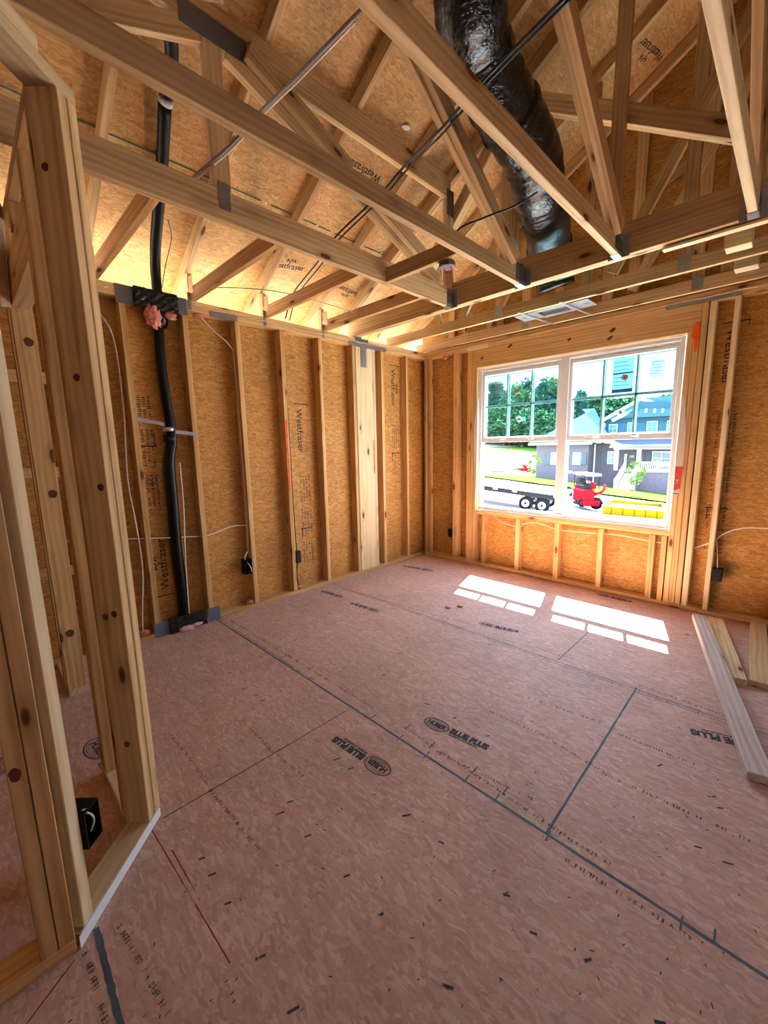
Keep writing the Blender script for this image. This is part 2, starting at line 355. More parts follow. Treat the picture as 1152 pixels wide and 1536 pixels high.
def oval_bm(bm, c, rx, ry, wd, z):
    n = 40; o = []; i_ = []
    for k in range(n):
        a = 2*PI*k/n; o.append(bm.verts.new((c[0]+rx*math.cos(a), c[1]+ry*math.sin(a), z))); i_.append(bm.verts.new((c[0]+(rx-wd)*math.cos(a), c[1]+(ry-wd)*math.sin(a), z)))
    for k in range(n): bm.faces.new((o[k], o[(k+1) % n], i_[(k+1) % n], i_[k]))
def panel_stamp(c, ang, s=1., order=1, oval=True, words=True):
    """the maker's oval with its name and BLUE PLUS beside it; c = centre of the oval"""
    ux = Vector((math.cos(ang), math.sin(ang), 0)); uy = Vector((-math.sin(ang), math.cos(ang), 0)); c = Vector((*c, .0009))
    root = empty('panel_stamp', c, kind='structure'); root.parent = floor; root.matrix_parent_inverse = floor.matrix_basis.inverted()
    F = frame((0, 0, 0), ux, uy); out = []
    def put(o):
        o.parent = root; return tag(o, kind='structure')
    if oval:
        bm = bmesh.new(); oval_bm(bm, (0, 0), .125*s, .078*s, .009*s, 0); oval_bm(bm, (0, 0), .108*s, .062*s, .004*s, 0)
        for k in range(-9, 10):
            x = k*.0105*s; hh = .052*s*math.sqrt(max(0, 1-(x/(.108*s))**2)); 
            if abs(k) in (9,): continue
            vs = [bm.verts.new(p) for p in ((x-.0017*s, .034*s, 0), (x+.0017*s, .034*s, 0), (x+.0017*s, max(hh, .035*s), 0), (x-.0017*s, max(hh, .035*s), 0))]; bm.faces.new(vs)
            vs = [bm.verts.new(p) for p in ((x-.0017*s, -max(hh, .035*s), 0), (x+.0017*s, -max(hh, .035*s), 0), (x+.0017*s, -.034*s, 0), (x-.0017*s, -.034*s, 0))]; bm.faces.new(vs)
        o = fin(bm, 'oval_mark', M['ink_floor']); o.matrix_basis = F; put(o)
        put(text('oval_lettering', 'HUBER', F @ Matrix.Translation((-.088*s, -.026*s, 0)), .072*s, M['ink_floor'], xscale=.80, bold=.0024))
    if words:
        put(text('stamp_lettering', 'BLUE PLUS', F @ Matrix.Translation((.14*s, -.02*s, 0)), .088*s, M['ink_floor'], xscale=.84, bold=.0036))
        put(text('stamp_lettering', 'SUBFLOORING', F @ Matrix.Translation((.15*s, -.055*s, 0)), .032*s, M['ink_floor'], xscale=1.25, bold=.0008))
def stamp_between(o_px, end_px, **k):
    a, b = on_z(*o_px), on_z(*end_px); d = b-a; panel_stamp((a.x, a.y), math.atan2(d.y, d.x), d.length/.575, **k)
stamp_between((655, 1087), (746, 1130))
stamp_between((566, 1149), (492, 1100))
stamp_between((730, 937), (786, 950))
stamp_between((560, 915), (522, 903))
stamp_between((507, 894), (479, 885))
stamp_between((1030, 952), (1010, 948), words=False)
stamp_between((905, 893), (955, 905))
stamp_between((1180, 1132), (1012, 1090), oval=False)
stamp_between((148, 1122), (205, 1190))
stamp_between((-8, 1152), (-30, 1100), words=False)
stamp_between((640, 855), (600, 848))

# wall sheathing (strand board) ------------------------------------------------
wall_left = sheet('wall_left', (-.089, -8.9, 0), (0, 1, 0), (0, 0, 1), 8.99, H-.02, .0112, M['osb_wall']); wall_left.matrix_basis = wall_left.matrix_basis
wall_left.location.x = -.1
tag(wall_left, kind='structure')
# window wall sheathing with the window opening cut out, plus the gable above it
WX0, WX1, WZ0, WZ1 = .735, 2.595, .645, 2.205
def wb(name, x0, x1, z0, z1, par=None):
    o = sheet(name, (x0, .089, z0), (1, 0, 0), (0, 0, 1), x1-x0, z1-z0, .0112, M['osb_wall']); o.location.y = .1; return tag(o, kind='structure')
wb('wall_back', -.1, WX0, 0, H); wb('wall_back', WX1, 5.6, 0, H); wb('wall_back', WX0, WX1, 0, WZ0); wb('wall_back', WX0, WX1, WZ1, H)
M0, D0 = .57, 2.833      # roof deck underside: z = D0 + M0*x
RIDGE = 5.62
def deck(x): return D0+M0*x
gb = bmesh.new()
pts = [(-.1, 0), (-.1, 0), (RIDGE, 0), (9.5, 0)]
prof = [(-.1, .1, H), (9.6, .1, H), (9.6, .1, deck(RIDGE)-(9.6-RIDGE)*M0+.0), (RIDGE, .1, deck(RIDGE)), (-.1, .1, deck(-.1))]
# gable sheathing in its own local plane
g = bmesh.new(); vs = [g.verts.new((x, z-H, 0)) for x, y, z in prof]; f = g.faces.new(vs); e = bmesh.ops.extrude_face_region(g, geom=[f])
for v in e['geom']:
    if isinstance(v, bmesh.types.BMVert): v.co.z += .011
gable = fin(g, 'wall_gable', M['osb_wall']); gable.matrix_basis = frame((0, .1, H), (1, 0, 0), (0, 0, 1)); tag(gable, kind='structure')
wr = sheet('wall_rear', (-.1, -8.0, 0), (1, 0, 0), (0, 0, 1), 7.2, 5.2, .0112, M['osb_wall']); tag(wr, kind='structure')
for (y0, y1, z0, z1) in ((-2.1, .1, 0, H), (-8.0, -2.5, 0, H), (-2.5, -2.1, 0, .9), (-2.5, -2.1, 2.0, H), (-8.0, .1, H, deck(5.6))):  # unseen wall; narrow slit left in it to let in cool fill light
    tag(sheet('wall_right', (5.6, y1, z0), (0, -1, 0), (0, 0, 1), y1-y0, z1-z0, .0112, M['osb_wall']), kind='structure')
tag(boxes('eave_soffit', [((-.6, .112, 2.62), (7.0, .60, 2.72))], M['white']), kind='structure')
ang = math.atan(M0)
LD = (RIDGE+.50)/math.cos(ang)
ceiling = sheet('ceiling', (-.50, .45, deck(-.50)), (0, -1, 0), (math.cos(ang), 0, math.sin(ang)), 9.4, LD, -.012, M['osb_deck'])
ceiling.matrix_basis = frame((-.50, .45, deck(-.50)), (0, -1, 0), (math.cos(ang), 0, math.sin(ang)))
tag(ceiling, kind='structure')
me = ceiling.data
for v in me.vertices: v.co.z = -v.co.z if True else v.co.z
# direction (0,-1,0) x slope points up/away from the room; make sure the panel lies above the deck line
zz = (ceiling.matrix_basis.to_3x3() @ Vector((0, 0, 1))).z
for v in me.vertices:
    v.co.z = abs(v.co.z)*(1 if zz > 0 else -1)
me.update()
def on_deck(px, py, off=.0):
    d = ray(px, py); n = Vector((-M0, 0, 1)); return CAM + d*((D0-off-CAM.dot(n))/d.dot(n))
# green painted panel edges and marks on the underside of the deck
for xx, rngs in ((.458, ((-5, -2.36), (-2.28, -1.75), (-1.7, -1.15), (-1.0, -.62), (-.5, .05))), (1.57, ((-5, -1.5), (-1.3, .05)))):
    for a, b in rngs: tag(boxes('panel_edge_line', [((xx-.005, a, deck(xx)-.003), (xx+.005, b, deck(xx)-.0002))], M['green'], ceiling), kind='structure')
for px, py in ((399, 305), (476, 338), (572, 380), (348, 441)):
    P = on_deck(px, py, .006); tag(blob('nail_washer', P, .009, M['paper'], ceiling, (1, 1, .4), .2, 1, 2), kind='structure')
P = on_deck(608, 192, .004); tag(blob('torn_label', P, .03, M['paper'], ceiling, (1, 1, .12), .4, 2, 3), kind='structure')

# prints on boards -------------------------------------------------------------
def wall_print(org, ux, uy, par, L=1.6, big='Westfraser', side='APA', flipn=False):
    F = frame(org, ux, uy)
    def T(s, x, y, size, **k): tag(text('board_print', s, F @ Matrix.Translation((x, y, 0)), size, M['ink'], par, **k), kind='structure')
    T(big, 0, .01, .088, bold=.0006); 
    if side: T(side, .16, .075, .06, bold=.001)
    bm = bmesh.new()
    def D(x, y, l, hgt): bm.faces.new([bm.verts.new(q) for q in ((x, y, 0), (x+l, y, 0), (x+l, y+hgt, 0), (x, y+hgt, 0))])
    D(-.05, -.02, .008, .16); D(-.05, .13, .04, .006)
    x = .62
    while x < L:
        for row in range(4):
            xx = x
            while xx < min(x+.26, L):
                l = random.uniform(.006, .016)
                if random.random() < .75: D(xx, .01+row*.032, l*.5, .017); D(xx, .01+row*.032, l, .004)
                xx += l+.004
        x += .33
    if L > 1: D(L-.36, -.01, .01, .14); D(L-.36, .0, .10, .008)
    o = fin(bm, 'board_print', M['ink']); o.matrix_basis = F; rel0 = o
    pm = par.matrix_basis.inverted() if par else Matrix.Identity(4)
    o.parent = par; o.matrix_basis = pm @ F; tag(o, kind='structure')
# (text() parents with a location-only inverse, so prints hang from an unrotated empty)
prints_left = empty('wall_left_prints', (0, 0, 0), kind='structure')
XP = -.0883
wall_print((XP, -3.03, .33), (0, 0, 1), (0, -1, 0), prints_left, 1.45)
tag(text('board_print', '95', frame((XP, -3.05, 1.13), (0, 0, 1), (0, -1, 0)), .07, M['ink'], prints_left), kind='structure')
wall_print((XP, -1.80, 1.75), (0, 0, -1), (0, 1, 0), prints_left, 1.5, big='Westfraser', side='')
wall_print((XP, -.50, 2.25), (0, 0, -1), (0, 1, 0), prints_left, 1.3, big='Westfraser')
YP = .0883
wall_print((2.815, YP, 2.2), (0, 0, -1), (1, 0, 0), prints_left, 1.7, side='')
wall_print((.60, YP, 1.62), (0, 0, -1), (1, 0, 0), prints_left, .9, big='', side='')
dpr = empty('ceiling_prints', (0, 0, 0), kind='structure')
def deck_print(c_px, e_px, s=.07, big='Westfraser', side='APA'):
    a, b = on_deck(*c_px, .0012), on_deck(*e_px, .0012); n = Vector((M0, 0, -1)).normalized(); ux = (b-a).normalized(); uy = n.cross(ux)
    tag(text('board_print', big, frame(a, ux, uy), s, M['ink'], dpr, bold=.001), kind='structure')
    if side: tag(text('board_print', side, frame(a, ux, uy) @ Matrix.Translation((.14, s*.85, 0)), s*.7, M['ink'], dpr, bold=.001), kind='structure')
deck_print((573, 266), (531, 240)); deck_print((998, 82), (972, 60)); deck_print((402, 398), (452, 406), .07); deck_print((545, 442), (515, 430), .07); deck_print((985, 130), (962, 98), .08, 'APA', '')

# ------------------------------------------------------------ framing of the left wall
VX, VY, VZ = Vector((1, 0, 0)), Vector((0, 1, 0)), Vector((0, 0, 1))
def stud(cx, cy, z0, z1, along, label, group='', mat='stud', t=.038, d=.089, name='wall_stud'):
    """upright board; 'along' = direction its 38 mm side runs in"""
    o = beam(name, (cx, cy, z0), (cx, cy, z1), along, t, d, M[mat]); tag(o, label, 'wall stud' if name == 'wall_stud' else name.replace('_', ' ').split('_')[0], group or None); return o
PT = H-.076
LS = [(-3.172, 'left wall stud immediately left of the black insulated pipe'), (-2.770, 'left wall stud immediately right of the black insulated pipe'),
      (-2.365, 'left wall stud carrying the open outlet box with the white wire lead'), (-1.960, 'left wall stud with an orange paint stripe and small black wire box'),
      (-1.552, 'left wall stud in the middle of the bare bays, left of the plank pair'), (-1.132, 'left wall stud tight against the left edge of the wide flat plank'),
      (-.722, 'left wall stud just right of the wide flat plank'), (-.317, 'last single left wall stud before the far corner')]
for y, lb in LS: stud(-.0445, y, .038, PT, VY, lb, 'studs of the left wall')
for i, y in enumerate((-3.578, -3.985, -4.39, -4.80, -5.2, -5.61)): stud(-.0445, y, .038, PT, VY, '%s left wall stud beyond the closet wall, counting away from the window' % ORD[i], 'left wall studs behind the partition')
stud(-.019, -.9875, .038, PT, VX, 'wide pale flat plank standing in the left wall under the steel strap', mat='pale', d=.235, name='post_plank').location.y = -.9875
stud(-.0445, -.850, .038, PT, VY, 'thin pale stud edge against the right side of the wide plank', 'studs of the left wall', 'pale')
for i, (z, wh) in enumerate(((1.838, 'highest'), (1.266, 'middle'), (.638, 'lowest'))):
    tag(beam('blocking', (-.019, -3.56, z), (-.019, -3.85, z), VX, .038, .07, M['stud']), '%s of three short horizontal blocks seen through the partition studs' % wh, 'blocking', 'short wall blocks')
stud(.019, .045, .038, PT, VX, 'corner stud where the left wall meets the window wall', d=.089)
stud(.0785, .02, .038, PT, VX, 'second board of the far corner post, right of the corner stud', d=.04)
def plate(name, p0, p1, side, t, d, label, mat='stud', cat='wall plate'): return tag(beam(name, p0, p1, side, t, d, M[mat]), label, cat)
bp = plate('bottom_plate', (-.0445, -8.5, .019), (-.0445, 0, .019), VZ, .038, .089, 'long bottom plate of the left wall lying on the subfloor')
plate('top_plate', (-.0445, -8.5, H-.057), (-.0445, .089, H-.057), VZ, .038, .089, 'lower board of the double top plate on the left wall')
plate('top_plate', (-.0445, -8.5, H-.019), (-.0445, 0, H-.019), VZ, .038, .089, 'upper board of the double top plate on the left wall')
# paint and print on the boards
def paint(name, pts, mat, label, cat='paint mark'): return tag(poly(name, pts, M[mat]), label, cat)
def yz(x, y0, y1, z0, z1, n=8, j=.006):
    L = [(x, y0+random.uniform(-j, j), z0+(z1-z0)*i/n) for i in range(n+1)]; return L+[(x, y1+random.uniform(-j, j), z1-(z1-z0)*i/n) for i in range(n+1)]
def child_mark(par, name, pts, mat):
    o = poly(name, pts, M[mat]); return o
SM = {o['label']: o for o in C.objects if 'label' in o.keys()}
def stick(o, par):
    o.parent = par; o.matrix_parent_inverse = par.matrix_basis.inverted(); return o
stick(poly('paint_stripe', yz(.0006, -1.974, -1.958, 1.0, 1.64, j=.002), M['orange']), SM[LS[3][1]])['label'] = 'orange spray paint stripe'
pl = [o for o in C.objects if o.name == 'post_plank'][0]
stick(poly('paint_stripe', yz(.0006, -.885, -.868, 1.09, 1.46, j=.002), M['orange']), pl)['label'] = 'orange spray paint stripe'

# ------------------------------------------------------------ window wall framing
def ws(x, label, z0=.038, z1=PT, t=.038, mat='stud', group='studs of the window wall'): return stud(x, .0445, z0, z1, VX, label, group, mat, t)
ws(.452, 'window wall stud standing alone between the far corner and the window', t=.06)
ws(.632, 'outer king stud left of the window, beside the cable stud bay'); ws(.672, 'second stud of the bundle left of the window')
ws(.712, 'jack stud touching the left side of the window, under the big header', z1=2.205)
ws(.838, 'short stud at the left end under the window sill', z1=WZ0-.045, group='short studs under the sill', t=.034)
for x, lb in ((1.255, 'first short stud out from the left end under the window sill'), (1.672, 'short stud under the middle of the window sill'), (2.073, 'short stud under the sill between the middle one and the right end pair'), (2.479, 'short stud under the sill nearest the right window corner')):
    ws(x, lb, z1=WZ0-.045, group='short studs under the sill', t=.045)
ws(2.566, 'short stud against the bundle under the right end of the sill', z1=WZ0-.045, group='short studs under the sill')
ws(2.614, 'jack stud touching the right side of the window, under the big header', z1=2.205); ws(2.654, 'jack stud with orange paint at its top, second right of the window', z1=2.205)
ws(2.695, 'third stud of the bundle right of the window'); ws(2.742, 'outermost pale king stud of the bundle right of the window', mat='pale')
ws(2.880, 'lone stud right of the window bundle, beside the black outlet box', t=.034, mat='pale')
for i, x in enumerate((3.3, 3.7, 4.1, 4.5)): ws(x, '%s window wall stud beyond the right edge of the view' % ORD[i], group='unseen window wall studs')
plate('bottom_plate', (0, .0445, .019), (5.5, .0445, .019), VZ, .038, .089, 'bottom plate of the window wall under the short studs')
plate('top_plate', (0, .0445, H-.057), (5.5, .0445, H-.057), VZ, .038, .089, 'lower board of the double top plate on the window wall')
plate('top_plate', (-.089, .0445, H-.019), (5.5, .0445, H-.019), VZ, .038, .089, 'upper board of the double top plate on the window wall')
hd = plate('window_header', (.692, .0445, (2.205+PT)/2), (2.674, .0445, (2.205+PT)/2), VY, .085, PT-2.205, 'deep knotty header beam spanning above the window', cat='header')
plate('window_sill_plate', (.735, .0445, WZ0-.0225), (2.60, .0445, WZ0-.0225), VZ, .038, .089, 'rough sill board lying flat directly under the window', cat='sill')
stick(poly('paint_patch', [(x, -.0009, z) for x, z in ((2.628, 2.22), (2.64, 2.27), (2.668, 2.275), (2.672, 2.19), (2.665, 2.06), (2.648, 2.055), (2.642, 2.15), (2.62, 2.17))], M['orange']), hd)['label'] = 'orange spray paint patch'

M['knot'] = flat('pine_knot', (.13, .04, .014), .7, vary=.4, scale=60)
def knot(par, c, u, v, a, b, tilt=0.):
    u, v = Vector(u), Vector(v); cu, su = math.cos(tilt), math.sin(tilt)
    q = [Vector(c)+(u*cu+v*su)*(a*math.cos(k*PI/8))*(1+.15*math.sin(k*2.1))+(v*cu-u*su)*(b*math.sin(k*PI/8)) for k in range(16)]
    o = poly('knot', q, M['knot']); stick(o, par); return o
for px, py, a, b in ((723, 537, .018, .012), (765, 519, .03, .013), (854, 509, .018, .012), (915, 507, .026, .012), (919, 495, .026, .015)):
    P = on_y(px, py, .0016); knot(hd, (P.x, .0012, P.z), VX, VZ, a, b, .5)
# ------------------------------------------------------------ window
win = empty('window_1', (1.665, .06, WZ0), kind='structure')
def wpart(name, L, mat='white', par=win, bevel=.002): return tag(boxes(name, L, M[mat], par, bevel), kind='structure')
X0, X1, XM0, XM1, Z0, Z1 = .748, 2.584, 1.625, 1.705, .658, 2.192
wpart('window_frame', [((X0, .028, Z0), (X0+.03, .11, Z1)), ((X1-.03, .028, Z0), (X1, .11, Z1)), ((X0+.03, .028, Z1-.03), (X1-.03, .11, Z1)), ((X0+.03, .028, Z0), (X1-.03, .11, Z0+.035)), ((XM0, .024, Z0+.035), (XM1, .11, Z1-.03))])
wpart('window_frame_stop', [((X0+.03, .04, Z1-.055), (XM0, .10, Z1-.03)), ((XM1, .04, Z1-.055), (X1-.03, .10, Z1-.03)), ((XM0-.008, .018, Z0+.012), (XM1+.008, .11, Z0+.036))])
M['pane_clear'] = glass('clear_pane', (.95, .97, .96)); M['pane_tint'] = glass('aqua_tinted_pane', (.80, .96, .975), .03)
M['mull'] = flat('grey_green_muntin', (.52, .60, .60), .4, vary=.03)
ZR = 1.425
for a, b in ((X0+.03, XM0), (XM1, X1-.03)):
    # lower sash (inner track)
    sa = empty('window_sash', ((a+b)/2, .055, ZR), kind='structure'); sa.parent = win; sa.matrix_parent_inverse = Matrix.Translation(-win.location)
    s_ = .03
    def sp(name, L, mat='white', bevel=.002):
        bm = bmesh.new()
        for q, r in L: box_bm(bm, q, r)
        o = fin(bm, name, M[mat], None, bevel); o.parent = sa; o.matrix_parent_inverse = Matrix.Translation(-Vector(((a+b)/2, .055, ZR))); return tag(o, kind='structure')
    zt_ = Z1-.045
    sp('sash_frame', [((a, .04, ZR-.02), (a+s_, .072, zt_)), ((b-s_, .04, ZR-.02), (b, .072, zt_)), ((a+s_, .036, ZR-.02), (b-s_, .072, ZR+.03)), ((a+s_, .04, zt_-.035), (b-s_, .072, zt_))])
    sp('sash_lock', [((a+.24, .028, ZR+.006), (a+.30, .036, ZR+.018)), ])
    sp('sash_lock', [((b-.30, .028, ZR+.006), (b-.24, .036, ZR+.018))])
    sp('sash_frame', [((a, .078, ZR-.005), (a+.028, .108, Z1-.055)), ((b-.028, .078, ZR-.005), (b, .108, Z1-.055)), ((a+.028, .078, Z1-.095), (b-.028, .108, Z1-.055)), ((a+.028, .078, ZR-.005), (b-.028, .108, ZR+.04))])
    sp('jamb_track', [((a, .05, Z0+.035), (a+.006, .066, ZR-.02)), ((a, .084, Z0+.035), (a+.006, .10, ZR-.02))]); sp('jamb_track', [((b-.006, .05, Z0+.035), (b, .066, ZR-.02)), ((b-.006, .084, Z0+.035), (b, .10, ZR-.02))])
    for yy, dz, mm in ((.052, 0, 'mull'), (.092, .012, 'mull')):
        ga, gb_ = a+s_, b-s_; za, zb = ZR+.035, Z1-.085; w3 = (gb_-ga)/3; zm = (za+zb)/2+dz
        sp('muntin_grid', [((ga+w3*k-.009, yy, za), (ga+w3*k+.009, yy+.008, zb)) for k in (1, 2)]+[((ga, yy, zm-.009), (gb_, yy+.008, zm+.009))], mm, 0)
        sp('sash_pane', [((ga, yy-.003, za-.004), (gb_, yy-.001, zb))], 'pane_tint', 0)
# stickers on the upper panes
M['st_blue'] = flat('blue_sticker', (.16, .33, .62), .6, vary=.1); M['st_lblue'] = flat('light_blue_sticker', (.30, .50, .78), .6, vary=.1); M['st_green'] = flat('pale_green_sticker', (.42, .62, .60), .6, vary=.06); M['st_grey'] = flat('pale_grey_sticker', (.45, .62, .66), .6)
M['st_dark'] = flat('dark_blue_print', (.05, .12, .34), .6)
def backlit(name, tint, body):
    m = glass(name, tint, .0); t = m.node_tree; mx = [n for n in t.nodes if n.type == 'MIX_SHADER'][0]; df = t.nodes.new('ShaderNodeBsdfDiffuse'); df.inputs[0].default_value = (*body, 1); mx.inputs[0].default_value = .35; t.links.new(df.outputs[0], mx.inputs[2]); return m
M['st_lblue'] = backlit('blue_film', (.42, .60, .80), (.3, .5, .8)); M['st_green'] = backlit('green_film', (.62, .80, .76), (.5, .7, .7)); M['st_grey'] = backlit('grey_film', (.62, .78, .78), (.5, .6, .6)); M['st_blue'] = backlit('blue_film_print', (.2, .36, .7), (.15, .3, .6))
YG = .0475
def sticker(px0, py0, px1, py1, mat, label, rows=0, bands=()):
    a, b = on_y(px0, py0, YG), on_y(px1, py1, YG); x0, x1, z1, z0 = a.x, b.x, a.z, b.z
    r = boxes('window_sticker', [((x0, YG-.0006, z0), (x1, YG, z1))], M[mat]); tag(r, label, 'sticker', 'stickers on the window panes')
    L = [((x0+.01, YG-.0012, z1-(z1-z0)*(k+1)/(rows+2)), (x0+(x1-x0)*random.uniform(.6, .92), YG-.0007, z1-(z1-z0)*(k+1)/(rows+2)+.006)) for k in range(rows)]
    if L: boxes('sticker_print', L, M['st_blue'], r)
    for u0, u1 in bands: boxes('sticker_band', [((x0+.004, YG-.0012, z0+(z1-z0)*u0), (x1-.004, YG-.0007, z0+(z1-z0)*u1))], M['st_dark'], r)
    return r
sticker(920, 540, 949, 588, 'st_lblue', 'large blue sticker in the middle top pane of the right window', 7, ((.02, .12), (.56, .60)))
sticker(975.5, 540, 996, 568, 'st_green', 'pale green sticker in the top right pane of the right window', 5)
sticker(743, 571, 755, 590, 'st_grey', 'pale grey sticker in the top left pane of the left window', 4)
M['disc_dark'] = flat('dark_brown_disc', (.06, .04, .03), .6); M['tan'] = flat('tan_disc', (.40, .27, .17), .6, vary=.5, scale=60)  # dark brown and tan are the discs' own colours
for px, py, lb in ((776, 587, 'dark round disc stuck on the middle top pane of the left window'), (779, 629, 'pale round disc stuck on the middle lower pane of the left window'), (937, 566, 'dark round disc stuck over the large blue window sticker'), (930, 619, 'pale round disc stuck on the middle lower pane of the right window')):
    P = on_y(px, py, .044); d = tag(blob('sticker_disc', P, .027, M['tan'] if 'dark' in lb else M['paper'], None, (1, .25, .95), .15, px, 3), lb, 'disc', 'round discs on the panes')
    blob('disc_centre', P+Vector((.001, -.005, -.002)), .010, M['disc_dark'], d, (1, .2, 1.1), .3, px+1, 2)
# folded house wrap at the window jambs
def wrap(pts_px, y, lb):
    q = [on_y(px, py, yy) for px, py, yy in pts_px]; o = poly('house_wrap', q, M['wrapsheet'], None, .0015); return tag(o, lb, 'house wrap')
M['wrapred'] = flat('red_wrap_print', (.62, .06, .05), .6); M['wrapsheet'] = flat('tan_white_wrap', (.62, .50, .42), .6)
hw1 = wrap([(719, 596, .02), (716.5, 600, -.003), (712, 625, -.006), (710, 655, -.008), (711, 700, -.006), (714, 745, -.003), (716, 745, .02)], 0, 'white house wrap flap bulging beside the left edge of the window')
M['wrapred'] = flat('red_wrap_print', (.62, .06, .05), .6); M['wrapsheet'] = flat('tan_white_wrap', (.62, .50, .42), .6)
L_ = [(1024, 590), (1028, 600), (1029, 650), (1025, 700), (1020, 740), (1014, 745), (1010, 745), (1014, 680)]
hw2 = tag(poly('house_wrap', [on_y(px, py, -.002) for px, py in L_], M['wrapsheet'], None, .0015), 'tan and red house wrap strip beside the right edge of the window', 'house wrap')
poly('wrap_print', [on_y(px, py, -.0045) for px, py in ((1013, 700), (1024.5, 700), (1020, 733), (1010.5, 736))], M['wrapred'], hw2)
A_ = on_y(1012.5, 726, -.0052); text('wrap_lettering', '7', frame(A_, (1, 0, .1), (0, 0, 1)), .05, M['paper'], hw2)
boxes('wrap_stripe', [((on_y(1010, 740, -.005).x, -.0055, on_y(1010, 740, -.005).z-.006), (on_y(1018, 740, -.005).x, -.0045, on_y(1010, 740, -.005).z))], M['black'], hw2)

# ------------------------------------------------------------ near partition with the 45 degree end
K = math.sqrt(.5)
AO = Vector((1.665, -3.683, 0)); DV = Vector((K, -K, 0)); NV = Vector((-K, -K, 0))   # along, into the wall
def p45(s, t, z): return AO+DV*s+NV*t+VZ*z
tag(beam('bottom_plate', p45(0, .0445, .019), p45(.415, .0445, .019), VZ, .038, .089, M['pale'], e0=0), 'pale bottom plate of the angled partition end', 'wall plate')
tag(beam('plate_edge_strip', p45(-.005, -.0012, .019), p45(.424, -.0012, .019), NV, .0016, .038, M['paper'], bevel=0), 'white edge strip along the foot of the angled partition', 'edge strip')
tag(beam('wall_stud', p45(.019-.015, .0445, .038), p45(.019-.015, .0445, 2.402), DV, .036, .089, M['truss']), 'outer right board of the big doubled stud in the near partition', 'wall stud', 'studs of the near partition')
tag(beam('wall_stud', p45(.045, .0445, .038), p45(.045, .0445, 2.402), DV, .036, .089, M['truss']), 'inner board of the big doubled stud with the wide shaded face', 'wall stud', 'studs of the near partition')
tag(beam('wall_stud', p45(.382, .0445, .038), p45(.382, .0445, 2.402), DV, .040, .089, M['pale']), 'pale wane-edged stud beside the nearest outlet box', 'wall stud', 'studs of the near partition')
tag(beam('top_plate', p45(-.015, .0445, 2.421), p45(.5, .0445, 2.421), VZ, .038, .089, M['pale']), 'lower top plate board of the angled partition end', 'wall plate')
tag(beam('top_plate', p45(.112, .0445, 2.459), p45(.5, .0445, 2.459), VZ, .038, .089, M['pale']), 'upper top plate board of the angled partition end', 'wall plate')
WXa, WXb = 1.876, 1.965
tag(beam('bottom_plate', (1.9205, -3.99, .019), (1.9205, -7.5, .019), VZ, .038, .089, M['stud']), 'bottom plate running to the bottom left corner of the view', 'wall plate')
tag(beam('top_plate', (1.9205, -4.0, H-.057), (1.9205, -7.5, H-.057), VZ, .038, .089, M['stud']), 'top plate of the near left partition beyond the view', 'wall plate')
tag(beam('wall_stud', (1.9205, -4.008, .038), (1.9205, -4.008, PT), VY, .037, .089, M['stud']), 'first stud left of the pale stud in the nearest partition', 'wall stud', 'studs of the near partition')
tag(beam('wall_stud', (1.9205, -4.047, .038), (1.9205, -4.047, PT), VY, .037, .089, M['stud']), 'knotty second stud left of the pale one at the left edge', 'wall stud', 'studs of the near partition')
for i, y in enumerate((-4.45, -4.85)): tag(beam('wall_stud', (1.9205, y, .038), (1.9205, y, PT), VY, .038, .089, M['stud']), '%s near partition stud beyond the left edge of the view' % ORD[i], 'wall stud', 'near partition studs beyond the view')
# closet front wall running back to the left wall, with its doorway
near = [o for o in C.objects if o.get('label', '').startswith('knotty second stud')][0]
YC0, YC1 = -3.784, -3.695; YC = (YC0+YC1)/2
tag(beam('wall_stud', (.421, YC, .038), (.421, YC, PT), VX, .038, .089, M['stud']), 'knotty jamb stud on the far side of the closet doorway', 'wall stud', 'studs of the closet wall')
tag(beam('wall_stud', (.30, YC, .038), (.30, YC, PT), VX, .038, .089, M['stud']), 'slim stud just behind the far doorway jamb', 'wall stud', 'studs of the closet wall')
tag(beam('wall_stud', (1.262, YC, .038), (1.262, YC, 2.11), VX, .038, .089, M['stud']), 'narrow doorway stud seen left of the big doubled stud', 'wall stud', 'studs of the closet wall')
tag(beam('wall_stud', (1.302, YC, .038), (1.302, YC, PT), VX, .038, .089, M['stud']), 'full height stud between the closet doorway and the doubled stud', 'wall stud', 'studs of the closet wall')
tag(beam('wall_stud', (1.58, YC, .038), (1.58, YC, PT), VX, .038, .089, M['stud']), 'closet wall stud hidden behind the big doubled stud', 'wall stud', 'studs of the closet wall')
tag(beam('bottom_plate', (-.0, YC, .019), (.44, YC, .019), VZ, .038, .089, M['pale']), 'short bottom plate at the far side of the closet doorway', 'wall plate')
tag(beam('bottom_plate', (1.243, YC, .019), (1.63, YC, .019), VZ, .038, .089, M['pale']), 'short bottom plate between doorway and angled partition', 'wall plate')
tag(beam('top_plate', (0, YC, H-.057), (1.64, YC, H-.057), VZ, .038, .089, M['stud']), 'top plate over the closet doorway', 'wall plate')
tag(beam('door_header', (.40, YC, 2.20), (1.283, YC, 2.20), VY, .076, .184, M['truss']), 'doubled header board over the closet doorway', 'header')
for x in (.62, .9): tag(beam('cripple_stud', (x, YC, 2.292), (x, YC, PT), VX, .038, .089, M['stud']), 'short stud above the closet door header, %s the far jamb' % ('nearer' if x < .7 else 'farther from'), 'wall stud')
tag(beam('brace', (.455, YC-.062, 2.115), (.70, YC-.062, 2.47), VY, .038, .089, M['pale']), 'pale diagonal cut board above the closet doorway', 'brace')

